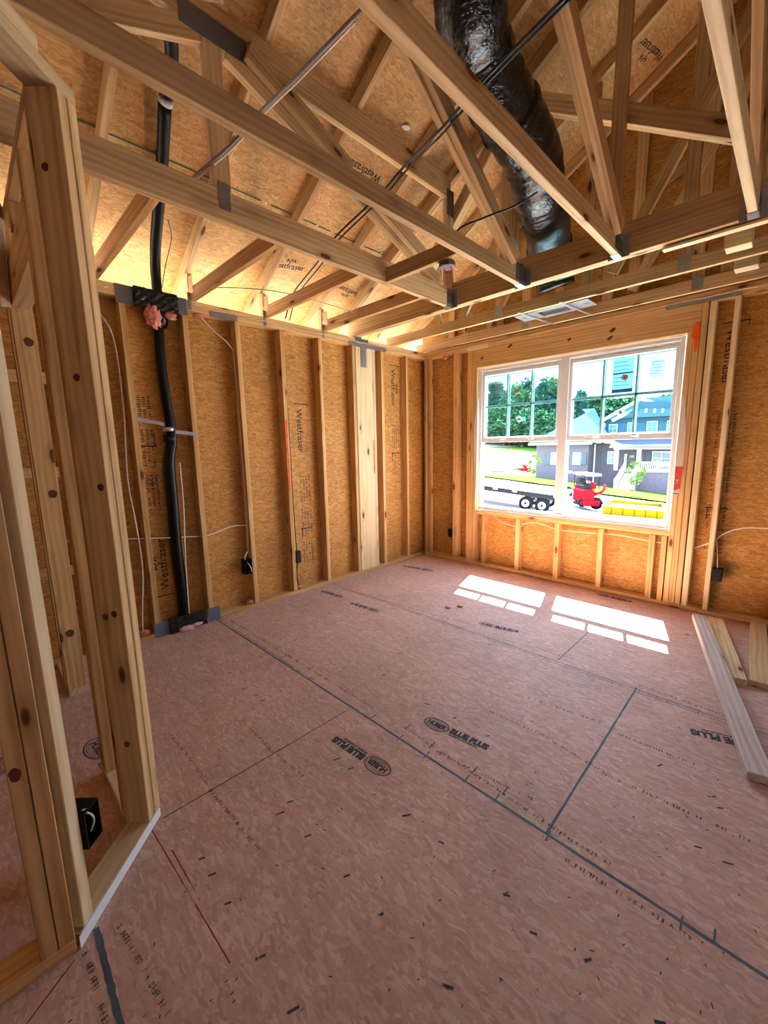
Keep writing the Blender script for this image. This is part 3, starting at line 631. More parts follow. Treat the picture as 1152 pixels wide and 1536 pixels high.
jamb = [o for o in C.objects if o.get('label', '').startswith('knotty jamb stud')][0]
def rknot(par, P, u, v, a, b): o = knot(par, P, u, v, a, b, .1); o.parent = None; o.matrix_parent_inverse = Matrix.Identity(4); M4 = par.matrix_basis.inverted(); o.parent = par; o.matrix_parent_inverse = M4
for px, py in ((79, 741), (105, 950), (43, 513)): P = on_x(px, py, .4408); rknot(jamb, (.4412, P.y, P.z), VY, VZ, .02, .022)
dbl = [o for o in C.objects if o.get('label', '').startswith('inner board of the big doubled')][0]
for s_, t_, z_ in ((0, .05, 1.62), (0, .03, .85), (0, .06, .84), (0, .045, .36), (0, .02, 1.28), (0, .06, 2.2)): rknot(dbl, p45(.0636, t_, z_), NV, VZ, .010, .012)
rknot(near, (1.9655, -4.05, .60), VY, VZ, .012, .02)
# ------------------------------------------------------------ roof trusses
def truss(name, label, loc, group): return empty(name, loc, label, 'roof truss', group)
def mplate(root, c, ux, uy, w_, h_, nrm, mat='galv'):
    """pressed connector plate with rows of teeth slots"""
    F = frame(c, ux, uy); bm = bmesh.new(); box_bm(bm, (-w_/2, -h_/2, -.0008), (w_/2, h_/2, .0008)); o = fin(bm, 'connector_plate', M[mat])
    pm = Matrix.Translation(root.location); o.parent = root; o.matrix_basis = pm.inverted() @ F; return o
def hanger(root, x0, x1, y, z0, z1):
    """joist hanger: two side plates, seat and flanges"""
    t = .003; L = [((x0-t, y-.085, z0-t), (x1+t, y, z0)), ((x0-t, y-.085, z0), (x0, y, z1)), ((x1, y-.085, z0), (x1+t, y, z1)), ((x0-.04, y-t, z0), (x0-t, y, z1)), ((x1+t, y-t, z0), (x1+.04, y, z1))]
    o = boxes('joist_hanger', L, M['galv'], root)
    boxes('hanger_rib', [((x1+t, y-.085+.012*k, z0+.02), (x1+t+.0015, y-.085+.012*k+.004, z1-.03)) for k in range(7)], M['plate'], o)
    boxes('hanger_seat', [((x0-t, y-.065, z0-t-.001), (x1+t, y-.003, z0-t+.0002))], M['strap'], o)
    return o
TX = (1.184, 1.794, 2.404, 3.014, 3.624, 4.234)
tl = ('leftmost of the lengthwise roof trusses, with a deep bottom chord', 'second lengthwise roof truss from the left, slim bottom chord over the room', 'third lengthwise roof truss, its bottom chord crossing the black duct', 'lengthwise roof truss near the right edge, its pale bottom chord seen from below', 'lengthwise roof truss just beyond the right edge of the view', 'lengthwise roof truss well beyond the right edge of the view')
YG1, YG0 = -1.115, -1.04
tr = []
for i, x in enumerate(TX):
    r = truss('roof_truss', tl[i], (x, YG1, H), 'lengthwise trusses hung from the girder'); tr.append(r)
    dd = .14 if i == 0 else .089; m_ = M['pale'] if i == 3 else M['truss']
    beam('bottom_chord', (x, YG1-.002, H+dd/2), (x, -8.2, H+dd/2), VX, .038, dd, m_, r)
    hanger(r, x-.019, x+.019, YG1, H, H+.115 if i else H+.13)
r = tr[0]
beam('top_chord', (1.184, -1.16, 3.32), (1.184, -8.2, 3.32), VX, .038, .14, M['truss'], r)
beam('end_post', (1.184, -1.165, H+.14), (1.184, -1.165, 3.25), VX, .038, .089, M['truss'], r)
def web(root, x, a, b, d=.089, mat='truss', t=.037, name='web'): return beam(name, (x, *a), (x, *b), VX, t, d, M[mat], root)
web(r, 1.184, (-3.005, H+.14), (-3.005, 3.25)); web(r, 1.184, (-2.93, 3.235), (-1.30, H+.16)); web(r, 1.225, (-2.84, 3.27), (-2.20, 3.02), mat='truss', name='web_brace'); web(r, 1.225, (-1.98, 2.93), (-1.50, 2.735), name='web_brace')
web(r, 1.184, (-3.07, 3.235), (-4.6, H+.16)); web(r, 1.184, (-4.7, H+.14), (-4.7, 3.25))
mplate(r, (1.2045, -2.99, 3.27), VY, VZ, .32, .10, VX, 'plate'); mplate(r, (1.2045, -3.0, H+.11), VY, VZ, .06, .12, VX, 'galv'); mplate(r, (1.2045, -1.165, 3.22), VY, VZ, .085, .18, VX, 'plate')
for i in (1, 2, 3, 4, 5):
    x = TX[i]; r = tr[i]; top = deck(x)-.14
    zt = min(top, 4.6)
    if i == 1:
        web(r, x, (-1.22, H+.10), (-3.15, 3.70)); web(r, x+.038, (-1.30, 2.60), (-2.95, 3.63), name='web_brace', mat='truss')
        web(r, x, (-3.22, 3.70), (-4.9, H+.1))
    elif i == 2:
        web(r, x, (-1.20, H+.10), (-3.0, 3.78), d=.10); web(r, x+.038, (-1.26, 2.58), (-2.7, 3.56), name='web_brace')
        web(r, x, (-3.1, 3.8), (-4.9, H+.1))
    else:
        web(r, x, (-1.20, H+.10), (-3.0, zt-.3)); web(r, x, (-3.1, zt-.3), (-4.9, H+.1))
    beam('top_chord', (x, -1.12, zt-.045), (x, -8.2, zt-.045), VX, .038, .089, M['truss'], r)
    beam('end_post', (x, -1.16, H+.09), (x, -1.16, zt-.09), VX, .038, .089, M['truss'], r) if i in (3, 4, 5) else None
for i in (1, 2): mplate(tr[i], (TX[i]+.0205, -1.21, H+.07), VY, VZ, .10, .11, VX, 'plate')
# girder truss (two plies) over the post, and the plain trusses between it and the window wall
def sloped(root, x0, x1, y, t, d=.089, name='top_chord', mat='truss'):
    c = d/2/math.cos(ang); return beam(name, (x0, y, deck(x0)-c), (x1, y, deck(x1)-c), VY, t, d, M[mat], root)
gt = truss('girder_truss', 'two-ply girder truss carrying the hung chords above the tall plank post', (2.5, -1.0775, H), None)
GY = -1.0775
for k, yy in enumerate((GY-.019, GY+.019)):
    beam('bottom_chord', (-.085, yy, H+.10), (5.4, yy, H+.10), VY, .037, .20-.022, M['truss'], gt)
    sloped(gt, -.46, 5.4, yy, .037)
    # falling web with its two pale undersides
    beam('web', (1.55, yy, 3.79), (3.35, yy, 2.655), VY, .037, .095, M['truss'], gt)
    beam('web', (3.45, yy, 2.66), (5.0, yy, 4.6), VY, .037, .095, M['truss'], gt)
beam('web', (2.367, GY-.0565, H+.18), (2.367, GY-.0565, 4.05), VY, .037, .075, M['truss'], gt)
beam('web', (1.665, GY, H+.18), (1.665, GY, 3.66), VY, .074, .11, M['truss'], gt)
beam('web', (.75, GY, H+.18), (1.60, GY, 3.60), VY, .074, .089, M['truss'], gt)
beam('web', (3.0, GY, H+.18), (3.0, GY, 4.43), VY, .074, .089, M['truss'], gt)
mplate(gt, (2.05, -.999, H+.06), VX, VZ, .16, .08, VY)
beam('nailer_strip', (2.62, GY+.02, H-.006), (5.3, GY+.02, H-.006), VZ, .012, .05, M['pale'], gt, bevel=0)
jl = [(-.552, 'plain roof truss one bay behind the girder, over the metal boot bracket'), (-.046, 'roof truss lying on the window wall plate, last before the gable')]
ct = []
for y, lb in jl:
    r = truss('roof_truss', lb, (2.5, y, H), 'crosswise trusses by the window wall'); ct.append(r)
    beam('bottom_chord', (-.085, y, H+.0445), (5.4, y, H+.0445), VY, .036, .089, M['truss'], r); sloped(r, -.46, 5.4, y, .037)
    for x0, x1, z0, z1 in ((2.20, 3.05, 2.60, 4.15), (.9, 1.5, H+.089, 3.5), (3.1, 3.9, 4.3, H+.09)):
        beam('web', (x0, y, z0), (x1, y, z1), VY, .036, .075, M['truss'], r)
    for x in (.62, 1.30, 2.02, 2.64, 3.3, 4.0):
        beam('web', (x, y, H+.089), (x, y, deck(x)-.1), VY, .032, .075, M['truss'], r)
    for x in (1.30, 2.64): mplate(r, (x, y-.0195, H+.06), VX, VZ, .07, .10, VY)
# studs of the gable behind the last truss
for i, x in enumerate((.35, .96, 1.57, 2.18, 2.79, 3.4, 4.0)):
    tag(beam('gable_stud', (x, .070, H+.001), (x, .070, deck(x)-.02), VY, .034, .08, M['stud']), 'gable stud against the strand board above the window, number %s counting from the left wall' % ('one two three four five six seven'.split()[i]), 'gable stud', 'gable studs')
tag(beam('gable_brace', (2.3, .036, 3.35), (3.1, .036, 3.62), VY, .034, .06, M['truss']), 'slanting board across the gable behind the girder web', 'brace')
# jack trusses from the left wall plate to the first lengthwise truss, rafters running on over it
JY = [(-3.305, 'open jack truss nearest the black pipe, at the near partition end'), (-2.695, 'open jack truss bearing on the left wall just right of the steel plates'), (-2.085, 'open jack truss bearing midway along the left wall plate'), (-1.475, 'open jack truss bearing next to the plank post')]
def jack(y, lb, group):
    r = truss('jack_truss', lb, (0, y, H), group)
    beam('bottom_chord', (-.03, y, H+.0445), (1.163, y, H+.0445), VY, .038, .089, M['stud'], r, e0=.0)
    sloped(r, -.46, 3.1 if y < -1.3 else 2.2, y, .038, mat='truss')
    beam('heel_block', (-.06, y, H+.0), (-.06, y, deck(-.06)-.12), VY, .038, .05, M['stud'], r)
    mplate(r, (.02, y-.0205, H+.10), VX, VZ, .07, .12, VY); boxes('hurricane_tie', [((.0005, y-.045, H-.07), (.002, y-.02, H+.05))], M['galv'], r)
    return r
for y, lb in JY: jack(y, lb, 'jack trusses along the left wall')
for i, y in enumerate((-3.915, -4.525, -5.135)): jack(y, '%s jack truss beyond the near partition at the left edge' % ORD[i], 'jack trusses beyond the partition')
# cross block with the ceiling box
tag(beam('cross_block', (1.206, -1.878, H+.0445), (1.773, -1.878, H+.0445), VY, .036, .089, M['truss']), 'short dark block between the first and second lengthwise trusses', 'blocking')
P = on_z(671, 396, H-.012)
cb = empty('ceiling_box', (P.x, P.y, H-.03), 'round ceiling junction box under the cross block', 'junction box')
bm = bmesh.new(); tube_bm(bm, [(P.x, P.y, H-.028), (P.x, P.y, H-.004)], .05, 8); fin(bm, 'box_body', M['plate'], cb)
bm = bmesh.new(); tube_bm(bm, [(P.x, P.y, H-.032), (P.x, P.y, H-.028)], .046, 8); fin(bm, 'box_rim', M['strap'], cb)
tube('wire_lead', [(P.x-.02, P.y, H-.034), (P.x-.03, P.y+.02, H-.046), (P.x+.02, P.y+.02, H-.05), (P.x+.03, P.y-.01, H-.036)], .003, flat('red_wire', (.5, .05, .05)), cb, 6)
# duct boot bracket between the two crosswise trusses
bk = empty('duct_boot_bracket', (1.71, -.40, H+.01), 'flat galvanised duct boot with two hanger bars above the window', 'duct boot')
for a_, b_ in (((1.41, -.50, H+.004), (1.595, -.29, H+.007)), ((1.835, -.50, H+.004), (2.02, -.29, H+.007)), ((1.585, -.51, H+.004), (1.845, -.455, H+.03)), ((1.585, -.325, H+.004), (1.845, -.27, H+.03))): boxes('boot_plate', [(a_, b_)], M['strap'], bk)
boxes('boot_throat', [((1.595, -.455, H+.03), (1.835, -.325, H+.034))], M['plate'], bk)
for a, b in (((1.504, -.608), (1.564, -.016)), ((1.849, -.608), (1.906, -.035))): beam('hanger_bar', (*a, H-.004), (*b, H-.004), VZ, .003, .02, M['strap'], bk, bevel=0)
for x in (1.455, 1.975): beam('screw_tab', (x-.02, -.39, H+.0025), (x+.02, -.39, H+.0025), VZ, .002, .03, M['galv'], bk, bevel=0)
# two pale block ends at the right, parts of the trusses they are nailed to
for (px, py), r in (((1108, 366), gt), ((1120, 398), ct[0])):
    P = on_z(px, py, H+.02); box('nailing_block', (P.x-.06, P.y-.03, H+.002), (P.x+.06, P.y+.07, H+.09), M['pale'], r, .003)
P = on_x(1146, 100, 3.2); tag(beam('hanging_board', (3.20, P.y, 2.90), (3.20, P.y-.02, 4.2), VX, .038, .089, M['pale']), 'pale hanging board cut off square at the top right edge', 'board')
# dark blocking beam above the pipe at the top left
tag(beam('blocking_beam', (1.235, -3.03, 3.36), (1.77, -3.40, 3.28), VZ, .038, .14, M['truss']), 'flat brace board above the chord at the top left, beside the black pipe', 'brace')

# ------------------------------------------------------------ straps, plates, beads on the plates
sp = empty('steel_strap', (0, -1.05, H), 'grey galvanised T strap over the plate at the plank post', 'steel strap')
boxes('strap_leg', [((.0006, -1.04, 2.20), (.0024, -.955, H-.005))], M['galv'], sp); boxes('strap_arm', [((.0026, -1.20, H-.085), (.0042, -.66, H-.03))], M['galv'], sp); boxes('strap_angle', [((.0044, -1.11, H-.03), (.006, -1.02, H+.13)), ((.0044, -1.02, H-.03), (.006, -.93, H-.0))], M['plate'], sp)
tag(boxes('steel_plate', [((.0006, -2.585, H-.085), (.0022, -2.36, H-.045))], M['galv']), 'thin grey protection plate on the left wall top plate', 'steel plate')
tag(boxes('sill_seal_strip', [((.60, -.0024, H-.085), (.86, -.0006, H-.035))], M['bead']), 'rough crusted foam strip on the plate left above the window', 'foam strip')
tag(boxes('sill_seal_strip', [((2.44, -.0024, H-.075), (2.90, -.0006, H-.030))], M['galv']), 'grey crusted foam strip on the plate right above the window', 'foam strip')
def bead(name, a, b, r, lb, n=60, j=.006):
    a, b = Vector(a), Vector(b); pts = [a.lerp(b, i/n)+Vector((0, 0, random.uniform(-j, j))) for i in range(n+1)]
    bm = bmesh.new(); tube_bm(bm, pts, [r*random.uniform(.6, 1.3) for _ in pts], 6); return tag(fin(bm, name, M['bead'], None, 0, True), lb, 'sealant bead')
bead('sealant_bead', (.003, -2.72, H-.034), (.003, -.03, H-.040), .0035, 'cream sealant bead wavering along the left wall plate'); bead('sealant_bead', (.003, -3.5, H-.034), (.003, -3.24, H-.034), .004, 'short sealant bead left of the steel plates', 10)
bead('sealant_bead', (.25, -.003, H-.05), (5.0, -.003, H-.032), .0032, 'cream sealant bead along the window wall plate', 90, .004)
# ------------------------------------------------------------ insulated pipe and its plates
pp = empty('insulated_pipe', (-.045, -2.95, .04), 'black insulated pipe rising up the left wall and into the roof', 'pipe')
pts = [(-.03, -2.975, .02), (-.035, -2.968, .25), (-.04, -2.975, .65), (-.04, -2.968, 1.05), (-.042, -2.962, 1.3), (-.042, -2.925, 1.5), (-.042, -2.94, 1.76), (-.042, -2.95, 2.05), (-.04, -2.935, 2.38), (-.035, -2.93, 2.55), (.0, -2.938, 2.647), (.10, -2.955, 2.76), (.25, -2.975, 2.877), (.45, -3.0, 3.03), (.75, -3.063, 3.185), (1.05, -3.135, 3.40), (1.12, -3.15, 3.9)]
tube('pipe_run', pts[:15], [.040, .041, .040, .037, .033, .033, .033, .034, .034, .034, .033], M['wrap'], pp, 14, 6)
tube('pipe_run', [(.75, -3.063, 3.185), (.95, -3.09, 3.26), (1.08, -3.14, 3.31), (1.2, -3.18, 3.42), (1.5, -3.3, 3.6)], .031, M['wrap'], pp, 14, 6)
tube('pipe_tape', [(-.042, -2.943, 1.455), (-.042, -2.943, 1.50)], .043, M['duct'], pp, 12, 0); tube('tape_band', [pts[14], Vector(pts[14])+Vector((.03, 0, .015))], .036, flat('grey_tape', (.42, .40, .42), .5), pp, 12, 0)
blob('tape_wrap', (-.04, -2.93, 2.33), .052, M['duct'], pp, (1, 1, 1.6), .3, 4, 3)
tube('pipe_lead', [(-.01, -2.90, 1.3), (-.01, -2.905, .95), (.0, -2.93, .6), (.0, -2.94, .3), (-.0, -2.945, .05)], .005, M['cable_w'], pp, 6)
st = empty('pipe_strap', (0, -3.0, 1.55), 'bright metal strap holding the black pipe between two studs', 'metal strap')
beam('strap_band', (.003, -3.165, 1.612), (-.001, -2.985, 1.578), VX, .0012, .026, M['strap2'], st, bevel=0); beam('strap_band', (.001, -2.915, 1.525), (.003, -2.765, 1.508), VX, .0012, .026, M['strap2'], st, bevel=0)
tube('strap_loop', [(-.04, -2.948, 1.53), (-.04, -2.948, 1.558)], .045, M['strap'], st, 14, 0)
def shield(z0, z1, lb, mat):
    r = empty('plate_shield', (0, -2.98, z0), lb, 'steel shield')
    for pc in ([((.0008, -3.205, z0), (.0028, -3.095, z1)), ((.0008, -2.83, z0), (.0028, -2.75, z1))] if z0 > 1 else [((.0008, -3.20, z0), (.0028, -3.075, z1)), ((.0008, -2.80, z0), (.0028, -2.70, z1))]): boxes('shield_plate', [pc], M[mat], r)
    bm = bmesh.new(); n, m2 = 26, 12; g_ = [[bm.verts.new((.006+.016*abs(noise.noise(Vector((i*.9, j*.9, z0*3)))) + (.014*math.sin((i+j*1.1)*.9)**2*math.sin((j-i*.8)*.7)**2), -3.10+i*.285/n, z0-.004+(z1-z0+.012)*j/m2)) for j in range(m2+1)] for i in range(n+1)]
    for i in range(n):
        for j in range(m2): bm.faces.new((g_[i][j], g_[i+1][j], g_[i+1][j+1], g_[i][j+1]))
    o = fin(bm, 'crinkled_tape', M['duct'], r, 0, True); md = o.modifiers.new('thickness', 'SOLIDIFY'); md.thickness = .003
    return r
shield(2.362, 2.48, 'black taped steel shield on the top plate around the black pipe', 'plate'); shield(.002, .112, 'black taped blue-grey steel shield on the bottom plate at the pipe foot', 'plate2')
def foam(c, r, sq, mat, lb, seed): return tag(blob('insulation_tuft', c, r, M[mat], None, sq, .55, seed, 4, 3.2), lb, 'insulation', 'tufts of fireproof insulation')
f_ = foam((.012, -2.99, 2.31), .045, (.5, 1.1, 1.5), 'foam', 'salmon insulation wad hanging under the top shield', 3); blob('tuft_end', (.01, -2.87, 2.335), .03, M['foam'], f_, (.6, 1.2, .9), .5, 6, 3)
f_ = foam((.035, -2.98, .018), .035, (.8, 1.5, .5), 'pinkfoam', 'pink insulation wad spilling under the bottom shield', 8); blob('tuft_end', (.035, -2.90, .026), .026, M['pinkfoam'], f_, (.8, 1.5, .5), .5, 9, 3)
for c, lb, s in (((-.03, -3.26, .055), 'salmon insulation plug left of the bottom shield', 2), ((-.03, -2.42, .052), 'salmon insulation plug under the open outlet box', 4), ((-.03, -1.915, .055), 'salmon insulation plug under the small black wire box', 5), ((-.03, -2.66, PT-.01), 'salmon insulation plug under the top plate right of the shield', 6), ((-.03, -1.93, PT-.01), 'salmon insulation plug in the top plate over the striped stud', 7), ((.28, .03, PT-.012), 'orange insulation plug under the window wall top plate', 8)):
    foam(c, .026, (1, 1.3, .8), 'foam', lb, s)
for px, py, lb in ((690, 909, 'pink scrap lying left of the other on the bare floor'), (672, 911, 'small pink scrap pair lying nearest the sunlit floor patch')):
    P = on_z(px, py, .008); foam(P, .017, (1.3, .8, .45), 'pinkfoam', lb, px)
# ------------------------------------------------------------ cables
tag(tube('wall_cable', [(-.03, -3.7, .83), (-.03, -3.26, .772), (-.03, -2.99, .735), (-.03, -2.78, .71), (-.025, -2.72, .71), (-.03, -2.6, .735), (-.03, -2.5, .75), (-.03, -2.39, .735)], .0042, M['cable_w'], None, 6), 'white cable running sideways through the studs behind the pipe', 'cable')
tag(tube('wall_cable', [(-.02, -3.45, PT), (-.02, -3.36, 2.33), (-.03, -3.24, 2.16), (-.03, -3.225, 1.7), (-.03, -3.25, 1.2), (-.02, -3.235, .9), (-.02, -3.225, .55), (-.02, -3.26, .22), (-.03, -3.27, .06)], .0045, M['cable_w'], None, 6), 'pale cable hanging down beside the stud left of the pipe', 'cable')
tag(tube('wall_cable', [(-.03, -2.66, PT), (-.03, -2.55, 2.30), (-.03, -2.42, 2.20), (-.035, -2.395, 2.05), (-.035, -2.39, 1.0), (-.03, -2.4, .5)], .004, M['cable_w'], None, 6), 'pale cable slanting from the top plate to the outlet box stud', 'cable')
tag(tube('wall_cable', [(-.03, -1.93, PT), (-.025, -1.975, 2.28), (-.02, -1.955, 2.0), (-.02, -1.93, 1.75), (-.02, -1.925, .95), (-.02, -1.915, .42)], .0045, M['cable_b'], None, 6), 'black cable dropping down the stud with the orange stripe', 'cable')
tag(tube('wall_cable', [(.85, .05, .62), (.93, .05, .60), (1.06, .05, .53), (1.25, .05, .50), (1.27, .05, .53), (1.40, .05, .57), (1.52, .05, .56), (1.67, .05, .53), (1.8, .05, .53), (2.05, .05, .54), (2.2, .05, .55), (2.45, .05, .53), (2.6, .05, .53)], .0042, M['cable_w'], None, 6), 'white cable looping through the short studs under the sill', 'cable')
tag(tube('wall_cable', [(2.745, .05, .50), (2.80, .05, .54), (2.87, .05, .58), (2.895, .05, .60), (2.93, .05, .65), (3.0, .05, .70), (3.1, .05, .73), (3.3, .05, .74)], .0045, M['cable_w'], None, 6), 'white cable arching away to the right of the window bundle', 'cable')
def attic(L, r, mat, lb): return tag(tube('attic_cable', [on_x(px, py, x) for px, py, x in L], r, M[mat], None, 6), lb, 'cable')
A1 = [(527, 30, 2.2), (440, 120, 1.8), (390, 168, 1.5), (345, 218, 1.32), (288, 267, 1.08)]
attic([(560, -2, 2.34)]+A1, .0065, 'cable_g', 'grey brown cable pair sagging across the top left chords')
attic([(px+5, py+3, x) for px, py, x in A1], .005, 'cable_w', 'pale cable following the grey cable across the top left chords')
B1 = [(850, -6, 2.7), (770, 75, 2.45), (712, 135, 2.25), (660, 195, 2.0), (606, 250, 1.6), (578, 283, 1.45), (545, 315, 1.2), (502, 357, .95), (475, 395, .6), (440, 440, .15), (428, 478, .01)]
attic(B1, .006, 'cable_b', 'black cable running from the duct down to the left wall plate, upper of the pair'); attic([(px+6, py+3, x-.01) for px, py, x in B1], .005, 'cable_b', 'black cable running from the duct down to the left wall plate, lower of the pair')
attic([(806, 288, 2.2), (770, 310, 2.1), (725, 327, 1.95), (685, 347, 1.8), (676, 385, 1.72)], .005, 'cable_b', 'black cable curving from the duct to the ceiling junction box')
attic([(252, 330, .55), (257, 358, .38), (248, 400, .12), (243, 432, -.02)], .003, 'cable_b', 'thin cable hanging beside the pipe above the wall plate')
attic([(300, 432, .1), (360, 432, .35), (430, 440, .55), (520, 465, .5), (560, 480, .45)], .003, 'cable_g', 'thin brown cable strung under the deck along the left eave')
# outlet boxes
ob = empty('outlet_box', (-.04, -2.40, .31), 'open black outlet box on the left wall with a coiled wire', 'outlet box')
L = [((-.07, -2.45, .315), (-.066, -2.388, .445)), ((-.07, -2.45, .315), (.006, -2.446, .445)), ((-.07, -2.392, .315), (.006, -2.388, .445)), ((-.07, -2.45, .315), (.006, -2.388, .319)), ((-.07, -2.45, .441), (.006, -2.388, .445))]
boxes('box_shell', L, M['black'], ob); tube('wire_lead', [(-.02, -2.43, .44), (.0, -2.45, .47), (-.0, -2.42, .52)], .004, M['cable_w'], ob, 6); tube('wire_lead', [(-.03, -2.42, .42), (.012, -2.41, .38), (.012, -2.40, .34), (-.02, -2.4, .33)], .004, M['cable_w'], ob, 6)
ob = empty('outlet_box', (-.04, -1.91, .30), 'small closed black wire box on the stud with the orange stripe', 'outlet box')
boxes('box_shell', [((-.05, -1.942, .305), (.008, -1.885, .415))], M['black'], ob, .004); tube('wire_lead', [(-.01, -1.915, .31), (-.015, -1.93, .23), (-.02, -1.925, .15), (-.03, -1.91, .07)], .0055, M['cable_b'], ob, 8)
ob = empty('outlet_box', (.40, .03, .30), 'black outlet box beside the lone stud left of the window', 'outlet box')
boxes('box_shell', [((.36, -.004, .28), (.418, .05, .38))], M['black'], ob, .003); boxes('box_bracket', [((.352, -.006, .29), (.36, -.002, .37))], M['plate'], ob)
ob = empty('outlet_box', (2.94, .03, .30), 'black outlet box on the lone stud right of the window', 'outlet box')
boxes('box_shell', [((2.900, -.006, .29), (2.965, .05, .39))], M['black'], ob, .003); tube('wire_lead', [(2.93, .02, .39), (2.92, .04, .48), (2.905, .045, .60)], .004, M['cable_w'], ob, 6)
# near outlet box on the angled wall
P = lambda s, t, z: tuple(p45(s, t, z))
ob = empty('outlet_box', p45(.33, .0, .26), 'large black outlet box nailed beside the pale near stud', 'outlet box')
def b45(name, a, b, mat, par):
    bm = bmesh.new(); box_bm(bm, a, b)
    for v in bm.verts: v.co = p45(*v.co)
    return fin(bm, name, M[mat], par)
b45('box_side', (.298, -.012, .255), (.301, .062, .365), 'black', ob); b45('box_side', (.355, -.012, .255), (.358, .062, .365), 'black', ob); b45('box_back', (.298, .060, .255), (.358, .064, .365), 'black', ob); b45('box_floor', (.298, -.012, .252), (.358, .062, .255), 'black', ob); b45('box_top', (.298, -.012, .365), (.358, .062, .368), 'black', ob)
tube('wire_lead', [P(.34, .03, .36), P(.325, -.002, .34), P(.318, -.006, .31), P(.315, .01, .27)], .003, M['cable_w'], ob, 6); tube('box_nail', [P(.36, -.01, .385), P(.33, .0, .362)], .002, M['strap'], ob, 6, 0)

# ------------------------------------------------------------ flexible duct
dp = [(704, -40, 1.62), (706, 0, 1.68), (716, 70, 1.85), (742, 135, 1.98), (775, 190, 2.12), (797, 232, 2.25), (806, 275, 2.4), (812, 300, 2.55), (820, 335, 2.8), (824, 372, 3.05), (830, 405, 3.18), (834, 432, 3.22)]
cl = [CAM+ray(px, py)*z for px, py, z in dp]; q = spline(cl, 14)
du = empty('flexible_duct', (q[-1].x, q[-1].y, q[-1].z), 'fat crinkled black flexible duct hanging down through the trusses', 'duct')
def duct_skin(q, r0):
    bm = bmesh.new(); rings = tube_bm(bm, q, r0, 40); i = 0
    for i, ring in enumerate(rings):
        for k, v in enumerate(ring):
            c = q[i]; d = (v.co-c); n = .5*noise.noise(Vector((v.co.x*9, v.co.y*9, v.co.z*16)))+.25*noise.noise(v.co*30)
            sw = math.sin(i*1.1+k*.16)*.012; v.co = c+d*(1+n*.10+sw)
    return bm
fin(duct_skin(q, [.148*(1 if i < len(q)*.93 else .95) for i in range(len(q))]), 'duct_sleeve', M['duct'], du, 0, True)
k = int(len(q)*.80); tube('duct_tie', [q[k], q[k]+(q[k+1]-q[k]).normalized()*.03], .157, M['black'], du, 30, 0)
k = int(len(q)*.33); tube('duct_fold', [q[k], q[k]+(q[k+1]-q[k]).normalized()*.022], .158, M['duct'], du, 30, 0)

# ------------------------------------------------------------ loose boards on the floor
def loose(a0, a1, z0, z1, mat, lb, wd=.089, side=1):
    """left edge a0 -> a1 (x, y); board lies to the right of it"""
    a, b = Vector((*a0, z0-.019)), Vector((*a1, z1-.019)); d = (b-a).normalized(); p = Vector((-d.y, d.x, 0)).normalized()*wd/2
    return tag(beam('loose_board', a+p*side, b+p*side, VZ, .038, wd, M[mat], bevel=.003), lb, 'board', 'loose boards on the floor')
loose((2.836, -.275), (3.263, -1.94), .078, .042, 'grey', 'long weathered grey board lying on top at the right edge of the floor')
loose((2.920, -.13), (3.124, -1.09), .038, .038, 'pale', 'knotty board lying half under the long grey one')
loose((3.160, -.03), (3.219, -1.055), .038, .038, 'pale', 'pale board right of the two slanting ones, short gap between')
loose((3.256, -.03), (3.315, -.99), .040, .038, 'pale', 'outermost board cut by the right edge of the view')
# ------------------------------------------------------------ outdoors
def hgt(x, y):
    y2 = max(y, 0.); base = -1.037-.0873*max(min(x, 12), -60)-.0772*min(y2, 58)
    if y2 > 58: base += (y2-58)*.088
    return base
def on_ground(px, py, lift=0.):
    d = ray(px, py); t = 2.
    while t < 400:
        p = CAM+d*t
        if p.y > .2 and p.z < hgt(p.x, p.y)+lift: break
        t += .05 if t < 60 else .2
    return Vector((p.x, p.y, hgt(p.x, p.y)+lift))
M['concrete'] = flat('pale_ground', (.20, .20, .21), .9, vary=.15, scale=.6, spec=0.)
M['grass'] = flat('lawn_grass', (.026, .095, .008), .9, vary=.35, scale=3, spec=0.)
M['grass2'] = flat('rough_grass', (.06, .12, .02), .9, vary=.35, scale=1, spec=0.)
M['dirt'] = flat('red_dirt', (.20, .15, .11), .9, vary=.2, scale=.7, spec=0.); M['asphalt'] = flat('street', (.42, .42, .43), .9, vary=.1, scale=.8, spec=0.)
bm = bmesh.new(); nx, ny = 60, 60; X_ = [-150+i*(230/nx) for i in range(nx+1)]; Y_ = [.6+(j/ny)**1.6*190 for j in range(ny+1)]
gv = [[bm.verts.new((x, y, hgt(x, y))) for y in Y_] for x in X_]
for i in range(nx):
    for j in range(ny): bm.faces.new((gv[i][j], gv[i+1][j], gv[i+1][j+1], gv[i][j+1]))
tag(fin(bm, 'ground', M['concrete']), kind='structure')
